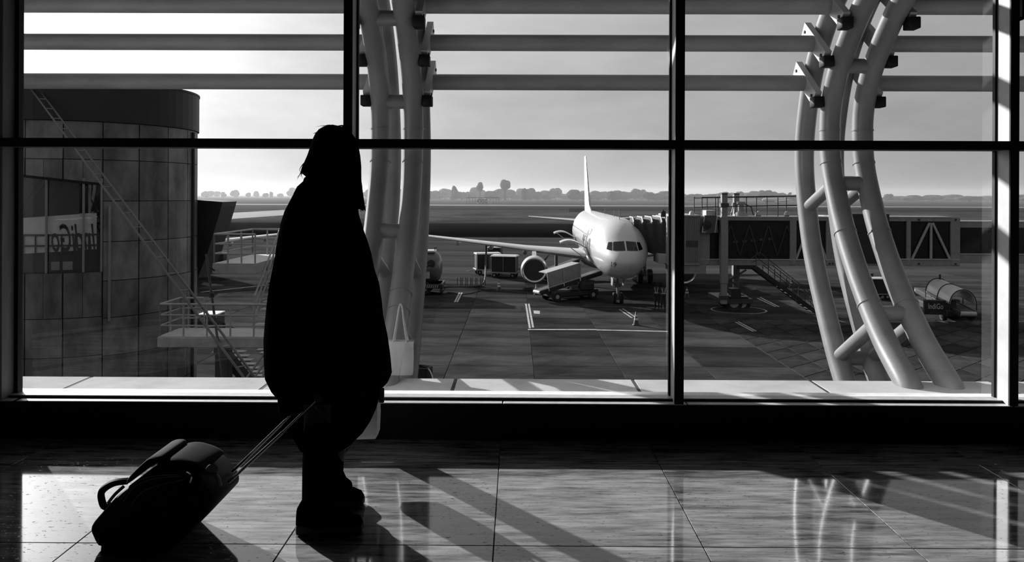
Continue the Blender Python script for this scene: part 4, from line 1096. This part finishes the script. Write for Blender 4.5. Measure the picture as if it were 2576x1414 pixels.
# --- ground workers
def worker(px, py, rz, label, arms='down'):
    t = thing('person', label, 'person', G(px, py), rz, None)
    A = {'pel': (0, 0, .92), 'sp': (0, 0, 1.12), 'ch': (0, 0, 1.34), 'nk': (0, 0, 1.5), 'hd': (0, -.02, 1.6), 'tp': (0, -.01, 1.7)}
    v = [A[k_] for k_ in ('pel', 'sp', 'ch', 'nk', 'hd', 'tp')]; e = [(0, 1), (1, 2), (2, 3), (3, 4), (4, 5)]; r_ = [.15, .14, .16, .06, .09, .075]
    for s in (-1, 1):
        i = len(v); v += [(s*.1, 0, .86), (s*.11, -.02, .48), (s*.12, .02, .08), (s*.13, -.14, .05)]; e += [(0, i), (i, i+1), (i+1, i+2), (i+2, i+3)]; r_ += [.1, .068, .05, .045]
        i = len(v); v += [(s*.2, 0, 1.42), (s*.26, .02, 1.16), (s*.22, -.16 if arms == 'fold' else -.04, 1.0 if arms == 'fold' else .9), (s*.2, -.22 if arms == 'fold' else -.07, .98 if arms == 'fold' else .78)]; e += [(2, i), (i, i+1), (i+1, i+2), (i+2, i+3)]; r_ += [.075, .052, .042, .04]
    link('body', skin_mesh('body', v, e, r_, dark), t)
    rr = [[(w_*math.cos(2*math.pi*k_/16), d*math.sin(2*math.pi*k_/16), z) for k_ in range(16)] for z, w_, d in ((.98, .19, .15), (1.15, .185, .15), (1.35, .215, .16), (1.46, .15, .11))]
    vest = MB().loft(rr, cap=False).build('vest', dgrey, t, True, 60)
    for s in (-1, 1): MB().bar((s*.05, -.165, 1.08), (s*.13, -.15, 1.45), .035, .012, (0, 1, 0)).build('reflective_strip', white, vest)
    MB().loft([[(.2*math.cos(2*math.pi*k_/16), .162*math.sin(2*math.pi*k_/16), z) for k_ in range(16)] for z in (1.05, 1.1)], cap=False).build('reflective_strip', white, vest)
    MB().lathe([(.098, 1.62), (.1, 1.68), (.07, 1.75), (.01, 1.77)], (0, 0, 0), (0, 0, 1), 14).build('hair', dark, t, True, 60)
    return t
worker(1668, 779, R(5), 'ground worker in reflective vest standing nearest the dark mullion', 'fold')
worker(1653, 777, R(-30), 'ground worker in reflective vest just behind the other, by the nose wheel', 'down')
worker(2088, 926, R(60), 'dark-clothed worker half hidden behind a tube of the pale truss', 'down')

# --- the traveller in front of the window
DPn = 3.03
def Q(px, py, d=0.0): return P(px, py, DPn+d)
base = G(822, 1305, z=0.0)
pe = thing('person', 'traveller with long dark hair in a long black coat, standing at the window', 'person', base)
def loc(p): return Vector(p)-base
v = []; e = []; r_ = []
def J(px, py, d, rad, par=None):
    v.append(loc(Q(px, py, d))); r_.append(rad)
    if par is not None: e.append((par, len(v)-1))
    return len(v)-1
pel = J(822, 955, 0, (.13, .11)); sp = J(823, 850, 0, (.115, .10), pel); wa = J(824, 760, 0, (.105, .09), sp); ch = J(826, 640, .0, (.13, .10), wa); ut = J(828, 570, 0, (.12, .085), ch)
nk = J(834, 500, .01, .05, ut); hb = J(836, 455, .02, .062, nk); hm = J(838, 405, .02, .085, hb); ht = J(838, 358, .015, .07, hm)
# face turned towards the glass
fc = J(842, 420, .085, .045, hm); ns = J(844, 415, .125, .014, fc); cn_ = J(842, 452, .085, .026, fc)
# left-hand side arm (pulls the suitcase)
s1 = J(765, 575, -.06, .055, ut); e1 = J(718, 760, -.10, .045, s1); w1 = J(768, 940, -.12, .028, e1); p1_ = J(782, 980, -.12, .03, w1)
# far arm, bent forward, carrying the tote
s2 = J(880, 580, .06, .055, ut); e2 = J(905, 745, .16, .045, s2); w2 = J(905, 835, .38, .027, e2); p2 = J(902, 858, .45, .03, w2)
# legs
h1 = J(806, 1000, -.085, .085, pel); k1 = J(808, 1150, -.10, .06, h1); a1_ = J(800, 1292, -.115, .042, k1); t1_ = J(868, 1318, -.125, .032, a1_)
h2 = J(838, 1000, .085, .085, pel); k2 = J(838, 1130, .10, .06, h2); a2_ = J(822, 1238, .115, .042, k2); t2_ = J(880, 1260, .12, .032, a2_)
link('body', skin_mesh('body', v, e, r_, skin_m, root=pel), pe)
# hands: palm with five separate bent fingers
def hand(wr, dirv, side, curl, name='hand'):
    """wr wrist point, dirv pointing along the palm, side across the knuckles, curl direction the fingers bend to"""
    dirv, side, curl = [Vector(q).normalized() for q in (dirv, side, curl)]
    hv = [wr, wr+dirv*.045, wr+dirv*.075]; he = [(0, 1), (1, 2)]; hr = [.024, (.032, .018), (.034, .016)]
    for i, (off, ln) in enumerate(((-.028, .070), (-.010, .080), (.009, .075), (.027, .060))):
        b0_ = len(hv); p = wr+dirv*.085+side*off
        hv += [p, p+dirv*ln*.35+curl*ln*.18, p+dirv*ln*.42+curl*ln*.55, p+dirv*ln*.15+curl*ln*.78]
        hr += [.0088, .0085, .008, .007]; he += [(2, b0_), (b0_, b0_+1), (b0_+1, b0_+2), (b0_+2, b0_+3)]
    b0_ = len(hv); p = wr+dirv*.03-side*.03
    hv += [p, p+dirv*.03-side*.02+curl*.02, p+dirv*.045-side*.008+curl*.045]; hr += [.011, .0095, .008]; he += [(1, b0_), (b0_, b0_+1), (b0_+1, b0_+2)]
    link(name, skin_mesh(name, hv, he, hr, skin_m, root=1), pe)
hand(loc(Q(770, 945, -.12)), loc(Q(790, 995, -.13))-loc(Q(770, 945, -.12)), (0, 1, 0), rt0-up0)
hand(loc(Q(905, 838, .39)), (0, .55, -1), (0, 1, .4), (-1, 0, -.5))
# coat: lofted from the shoulders to the hem, arms inside the sleeves
sil = [(452, 772, 896), (470, 752, 896), (500, 739, 897), (530, 725, 896), (555, 717, 903), (580, 711, 911), (610, 705, 922), (640, 700, 931), (680, 692, 939), (715, 685, 951), (760, 679, 958), (800, 675, 962), (850, 671, 973), (900, 672, 980), (945, 675, 984), (962, 685, 976), (974, 698, 962), (980, 715, 945)]
rr = []
for (y, a, b_) in sil:
    dep = min(.19, .10+.0009*(y-440)) if y < 560 else .19+.00008*(y-560)
    cxp = (a+b_)/2; hw = (b_-a)/2*DPn/FPX
    c = loc(Q(cxp, y, .02)); n_ = 28; ring = []
    for k_ in range(n_):
        t_ = 2*math.pi*k_/n_; cs, sn = math.cos(t_), math.sin(t_)
        ex_ = 2/2.4
        xx = hw*math.copysign(abs(cs)**ex_, cs); yy = dep*math.copysign(abs(sn)**ex_, sn)
        fold = 1+.018*math.sin(9*t_+y*.004)*min(1, max(0, (y-560)/200))
        ring.append(c+rt0*xx*(1 if abs(cs) > .97 else fold)+fw*yy*fold)
    rr.append(ring)
coat = MB().loft(rr).build('coat', fabric, pe, True, 70)
coat['label'] = 'long black coat'
# collar and hood roll
MB().tube(smooth_pts([loc(Q(775, 455, -.02)), loc(Q(800, 462, -.10)), loc(Q(850, 468, -.12)), loc(Q(893, 470, -.03))], 4), [.02]*4+[.03]*5+[.02]*4, 10).build('collar', fabric, pe, True)
# far sleeve bent towards the glass
MB().tube(smooth_pts([loc(Q(868, 590, .08)), loc(Q(900, 740, .16)), loc(Q(902, 815, .33)), loc(Q(905, 835, .38))], 4), [.075]*4+[.065]*4+[.055]*4+[.05], 14).build('sleeve', fabric, pe, True)
MB().tube(smooth_pts([loc(Q(762, 585, -.07)), loc(Q(722, 760, -.13)), loc(Q(745, 900, -.11)), loc(Q(766, 938, -.12))], 4), [.07]*4+[.06]*4+[.055]*4+[.05], 14).build('sleeve', fabric, pe, True)
# tunic below the coat and the wide trousers
tun = [(955, 705, 960), (990, 700, 958), (1030, 702, 946), (1060, 715, 932), (1090, 738, 912), (1115, 755, 885)]
rr = []
for (y, a, b_) in tun:
    c = loc(Q((a+b_)/2, y, .02)); hw = (b_-a)/2*DPn/FPX
    rr.append([c+rt0*(hw*math.cos(2*math.pi*k_/24))+fw*((.15+.008*math.sin(7*k_))*math.sin(2*math.pi*k_/24)) for k_ in range(24)])
MB().loft(rr).build('tunic', fabric, pe, True, 70)
for d_, pts in ((-.10, [(1060, 770, 850), (1150, 764, 846), (1250, 763, 842), (1285, 764, 846), (1312, 768, 850)]), (.10, [(1060, 790, 872), (1130, 786, 866), (1190, 784, 864), (1215, 786, 876), (1240, 788, 866), (1252, 790, 862)])):
    rr = []
    for (y, a, b_) in pts:
        c = loc(Q((a+b_)/2, y, d_)); hw = (b_-a)/2*DPn/FPX
        rr.append([c+rt0*(hw*math.cos(2*math.pi*k_/20))+fw*(.075*math.sin(2*math.pi*k_/20)) for k_ in range(20)])
    MB().loft(rr).build('trouser_leg', fabric, pe, True, 70)
# chunky shoes: sole and upper
def shoe(heel_px, toe_px, y_sole, d):
    zf = .0; a = G(heel_px, y_sole, 0.0)-base; b_ = G(toe_px, y_sole, 0.0)-base
    dr = (b_-a); L = dr.length; ux = dr.normalized(); uy = V(-ux.y, ux.x, 0)
    rr = []
    for f, w_, z0, z1 in ((0, .022, .012, .03), (.03, .034, .004, .036), (.15, .04, 0, .034), (.45, .038, 0, .032), (.72, .048, 0, .032), (.9, .042, .002, .034), (.98, .024, .008, .03)):
        rr.append([a+ux*L*f+uy*s*w_+V(0, 0, z) for s, z in ((-1, z0), (1, z0), (1.06, (z0+z1)/2), (1, z1), (-1, z1), (-1.06, (z0+z1)/2))])
    so_ = MB().loft(rr).build('shoe_sole', rubber, pe, True, 40)
    rr = []
    for f, w_, z0, z1 in ((.015, .026, .03, .095), (.08, .036, .03, .125), (.25, .038, .03, .125), (.42, .038, .03, .105), (.6, .042, .03, .082), (.78, .045, .03, .072), (.92, .034, .03, .06), (.975, .015, .032, .045)):
        c = a+ux*L*f; n_ = 14
        rr.append([c+uy*(w_*math.copysign(abs(math.cos(math.pi*k_/(n_-1)))**.7, math.cos(math.pi*k_/(n_-1))))+V(0, 0, z0+(z1-z0)*max(0.0, math.sin(math.pi*k_/(n_-1)))**.8) for k_ in range(n_)])
    up_ = MB().loft(rr).build('shoe_upper', fabric, pe, True, 60)
    for f in (.42, .5, .58): c = a+ux*L*f; MB().tube([c+uy*.03+V(0, 0, .082), c+V(0, 0, .108-.05*(f-.42)), c-uy*.03+V(0, 0, .082)], .006, 6).build('lace', fabric, up_)
shoe(746, 915, 1338, 0); shoe(775, 918, 1272, 0)
MB().tube(smooth_pts([loc(Q(862, 1205, .1)), loc(Q(878, 1218, .1)), loc(Q(874, 1232, .1))], 4), .014, 8).build('trouser_cuff', fabric, pe, True)
# hair: cap plus long locks
hs = [(316, 826, 848), (319, 815, 862), (326, 803, 876), (336, 795, 886), (350, 789, 895), (370, 783, 901), (390, 776, 905), (408, 768, 907), (420, 762, 908), (430, 759, 908), (438, 763, 908), (447, 774, 908), (458, 790, 908), (475, 806, 911), (495, 838, 914), (512, 872, 917), (526, 896, 919)]
rr = []
for (y, a, b_) in hs:
    hw = (b_-a)/2*DPn/FPX; c = loc(Q((a+b_)/2, y, -.005)); dep = min(.105, .04+(y-318)*.0016) if y < 460 else max(.012, .10-(y-460)*.0013)
    rr.append([c+rt0*(hw*math.cos(2*math.pi*k_/24))+fw*(dep*math.sin(2*math.pi*k_/24)) for k_ in range(24)])
hr_ = MB().loft(rr).build('hair', hair_m, pe, True, 70)
hr_['label'] = 'long dark hair'
lk = random.Random(5)
def lock(pts, r0, par=hr_):
    pts = smooth_pts([loc(Q(*p)) for p in pts], 5); n_ = len(pts)
    MB().tube(pts, [r0*(1-.85*(i/(n_-1))**1.5) for i in range(n_)], 8).build('hair_lock', hair_m, par, True)
for i in range(6):
    o_ = i*2.6
    lock([(876+o_*.4, 390, -.02+.02*i), (886+o_*.5, 440, -.03+.02*i), (892+o_, 490, -.03+.015*i), (905+o_*1.1, 524+lk.uniform(-8, 8), -.02+.01*i)], .011)
for i in range(7): lock([(880-8*i, 400, -.08), (884-9*i, 450, -.10), (880-9*i, 500, -.11), (882-9*i, 540+lk.uniform(-20, 10), -.12)], .016)
lock([(815, 350, 0), (790, 388, 0), (769, 415, -.01), (760, 430, -.01), (772, 442, -.02)], .010); lock([(810, 365, .02), (782, 402, .02), (762, 424, .02), (757, 438, .02)], .007)
for a_ in ((820, 320), (800, 333), (850, 318)): lock([(a_[0]+30, a_[1]+4, 0), (a_[0]+10, a_[1]-2, 0), (a_[0]-12, a_[1]+3, 0)], .004)

for i in range(9):
    x0_ = 786-lk.uniform(0, 10); lock([(x0_+22, 372+4*i, 0), (x0_-6, 398+3*i, -.01), (x0_-18-lk.uniform(0, 6), 420+2.4*i, -.01), (x0_-22-lk.uniform(-6, 8), 432+2.5*i, -.02)], .0022)
for i in range(9):
    lock([(898+lk.uniform(-4, 4), 430, 0), (908+lk.uniform(-2, 3), 470, 0), (911+lk.uniform(-3, 4), 500+3*i, 0), (914+lk.uniform(-8, 7), 522+lk.uniform(0, 14), 0)], .0024)
for i in range(5):
    lock([(840+8*i, 324, 0), (820+9*i, 317-lk.uniform(0, 3), 0), (796+10*i, 322-lk.uniform(0, 6), 0)], .0016)
# ------------------------------------------------------------------ tote bag carried towards the glass (seen in the pane's reflection)
bd = 3.52
tb0 = P(908, 960, bd)
tote = thing('tote_bag', 'white tote bag held before the coat, mirrored in the window pane', 'bag', V(tb0.x, tb0.y, .2))
canvas = mat('white_canvas', .85, .78, rough=.7, scale=30)
bz1, bz0 = P(908, 985, bd).z-.2, P(908, 1098, bd).z-.2
rr = []
for f, w_, d_ in ((0, .075, .035), (.1, .082, .042), (.5, .085, .045), (.9, .083, .035), (1, .083, .03)):
    z = bz0+(bz1-bz0)*f; rr.append([(w_, -d_, z), (w_, d_, z), (0, d_*1.25, z), (-w_, d_, z), (-w_, -d_, z), (0, -d_*1.25, z)])
MB().loft(rr).build('bag_body', canvas, tote, True, 40)
ztop = P(902, 868, bd).z-.2
for s in (-1, 1): MB().tube(smooth_pts([(-.05, s*.035, bz1-.03), (-.028, s*.015, (bz1+ztop)/2), (-.012, 0, ztop), (.004, 0, ztop), (.02, s*.015, (bz1+ztop)/2), (.045, s*.035, bz1-.03)], 4), .006, 6).build('bag_handle', canvas, tote, True)
ph = MB().bbox((.085, -.012, bz1-.05), (.11, .0, bz1+.02), .004).build('clip', dark, tote)

# ------------------------------------------------------------------ trolley suitcase
SD = 2.72; SP = FPX/SD
O2 = P(385, 1425, SD)
u2 = (rt0*math.cos(R(44))+up0*math.sin(R(44))); v2 = (-rt0*math.sin(R(44))+up0*math.cos(R(44)))
gz = O2.copy(); gz.z = 0
su_ = thing('trolley_suitcase', 'black soft trolley suitcase tilted on its wheels behind the traveller', 'suitcase', V(O2.x-.05, O2.y, 0))
sb = su_.location.copy()
def SU(u, w_, d=0.0): return O2+u2*((-88+(u+60)*.845)/SP)+v2*(w_/SP)+fw*(d*.79+.15)-sb
def slab2(poly, d0, d1, name, m_, par=None, rnd=.04, k=3):
    """profile in suitcase pixels (u,v), extruded in depth with rounded long edges"""
    cu_ = sum(p[0] for p in poly)/len(poly); cv = sum(p[1] for p in poly)/len(poly)
    big = max(max(abs(p[0]-cu_) for p in poly), max(abs(p[1]-cv) for p in poly))/SP
    rr = []
    for d, ins in [(d0, 1), (d0+rnd*.3, .45), (d0+rnd, 0), (d1-rnd, 0), (d1-rnd*.3, .45), (d1, 1)]:
        f = 1-ins*rnd*.8/big
        rr.append([SU(cu_+(p[0]-cu_)*f, cv+(p[1]-cv)*f, d) for p in poly])
    return MB().loft(rr).build(name, m_, par or su_, True, 50)
def dense(poly):
    n = len(poly); out = []
    for i in range(n):
        p0, p1, p2, p3 = [Vector(poly[(i+j-1) % n]) for j in range(4)]
        for j in range(3):
            t_ = j/3; out.append(tuple(0.5*((2*p1)+(p2-p0)*t_+(2*p0-5*p1+4*p2-p3)*t_*t_+(3*p1-p0-3*p2+p3)*t_**3)))
    return out
body = dense([(-40, 4), (40, -2), (150, -3), (262, -2), (292, 4), (308, 28), (312, 70), (302, 100), (250, 118), (120, 128), (20, 132), (-44, 128), (-62, 96), (-60, 40)])
slab2(body, -.19, .19, 'suitcase_body', nylon)
pocket = dense([(-46, 124), (40, 122), (150, 118), (262, 108), (300, 104), (312, 100), (304, 128), (262, 150), (200, 178), (140, 190), (80, 192), (20, 188), (-26, 182), (-44, 160)])
slab2(pocket, -.17, .17, 'front_pocket', nylon, None, .035)
flap = dense([(180, 172), (252, 150), (302, 124), (318, 110), (322, 92), (332, 84), (326, 108), (302, 146), (278, 168), (240, 182)])
slab2(flap, -.13, .13, 'top_pocket', mat('mesh_fabric', .02, .008, rough=.9, scale=300, spec=.05), None, .03)
roll = dense([(138, 196), (200, 190), (248, 182), (266, 176), (270, 184), (262, 194), (240, 206), (200, 208), (150, 206)])
slab2(roll, -.15, .12, 'rolled_jacket', mat('jacket_fabric', .026, .014, rough=.9, scale=25, spec=.1), None, .02)
# carry loop on the front, piping and straps
MB().tube(smooth_pts([SU(112, 205, -.06), SU(80, 226, -.07), SU(40, 232, -.07), SU(20, 218, -.07), SU(8, 196, -.06), SU(40, 182, -.05)], 5), .013, 8).build('carry_loop', nylon, su_, True)
MB().tube(smooth_pts([SU(110, 200, -.1), SU(80, 200, -.12), SU(48, 196, -.12)], 4), .006, 6).build('strap', lgrey, su_, True)
for o_ in (0, -8, -30):
    MB().tube(smooth_pts([SU(110, 178+o_, -.182), SU(170, 184+o_, -.185), SU(225, 166+o_, -.185), SU(285, 122+o_*.6, -.18)], 5), .0022, 6).build('zip_piping', grey, su_, True)
MB().tube(smooth_pts([SU(300, 112, -.17), SU(306, 98, -.18), SU(294, 90, -.19)], 4), .007, 6).build('zip_pull', chrome, su_, True)
MB().lathe([(.022, -.003), (.024, 0), (.022, .003)], SU(333, 62, -.12)+V(0, 0, .02), tuple(fw), 18).build('name_tag', grey, su_, True)
MB().tube(smooth_pts([SU(318, 80, -.12), SU(345, 52, -.13), SU(330, 30, -.12)], 4), .008, 6).build('tag_strap', grey, su_, True)
# telescopic handle: two poles and a grip
ue = (Vector((800, -1003))-Vector((385, -1425)))
def uv(px, py):
    q = P(px, py, SD)-O2; return q.dot(u2)*SP, q.dot(v2)*SP
g0 = uv(800, 1003)
polem = mat('pole_metal', .35, .3, rough=.18, metal=1.0)
ends = []
for dd2, l0, l1, l2_ in ((.10, (575, 1213), (711, 1088), (799, 1003)), (.22, (585, 1187), (718, 1058), (786, 994))):
    pa, pb, pc = [P(q_[0], q_[1], SD+dd2)-sb for q_ in (l0, l1, l2_)]
    pp_ = MB().tube([pa, pb], .0058, 12).build('pole', polem, su_, True)
    MB().tube([pb.lerp(pa, .03), pc], .0045, 12).build('inner_pole', polem, pp_, True)
    ends.append(pc)
MB().tube([ends[0]+(ends[0]-ends[1])*.12, ends[0].lerp(ends[1], .5)+u2*.006, ends[1]+(ends[1]-ends[0])*.12], .014, 12).build('grip', dark, su_, True)
for d_ in (-.15, .15):
    c = SU(-38, -18, d_); c.z = .042
    wheel(c, .042, .03, su_, tuple(fw))
    MB().bar(c, SU(-20, 12, d_), .05, .04).build('wheel_housing', dark, su_)

# ================================================================== HAZE over the airfield
hm_ = bpy.data.materials.new('airfield_haze'); hm_.use_nodes = True
n = hm_.node_tree; n.nodes.clear()
o = n.nodes.new('ShaderNodeOutputMaterial'); vsn = n.nodes.new('ShaderNodeVolumeScatter')
vsn.inputs['Color'].default_value = (.42, .42, .42, 1); vsn.inputs['Density'].default_value = 0.0005; vsn.inputs['Anisotropy'].default_value = 0.35
n.links.new(vsn.outputs[0], o.inputs['Volume'])
hz = MB().box((-2500, 140, APRON-.02), (2500, 2600, 22)).build('haze', hm_)
tag(hz, 'pale haze lying over the far airfield', 'haze', kind='stuff')
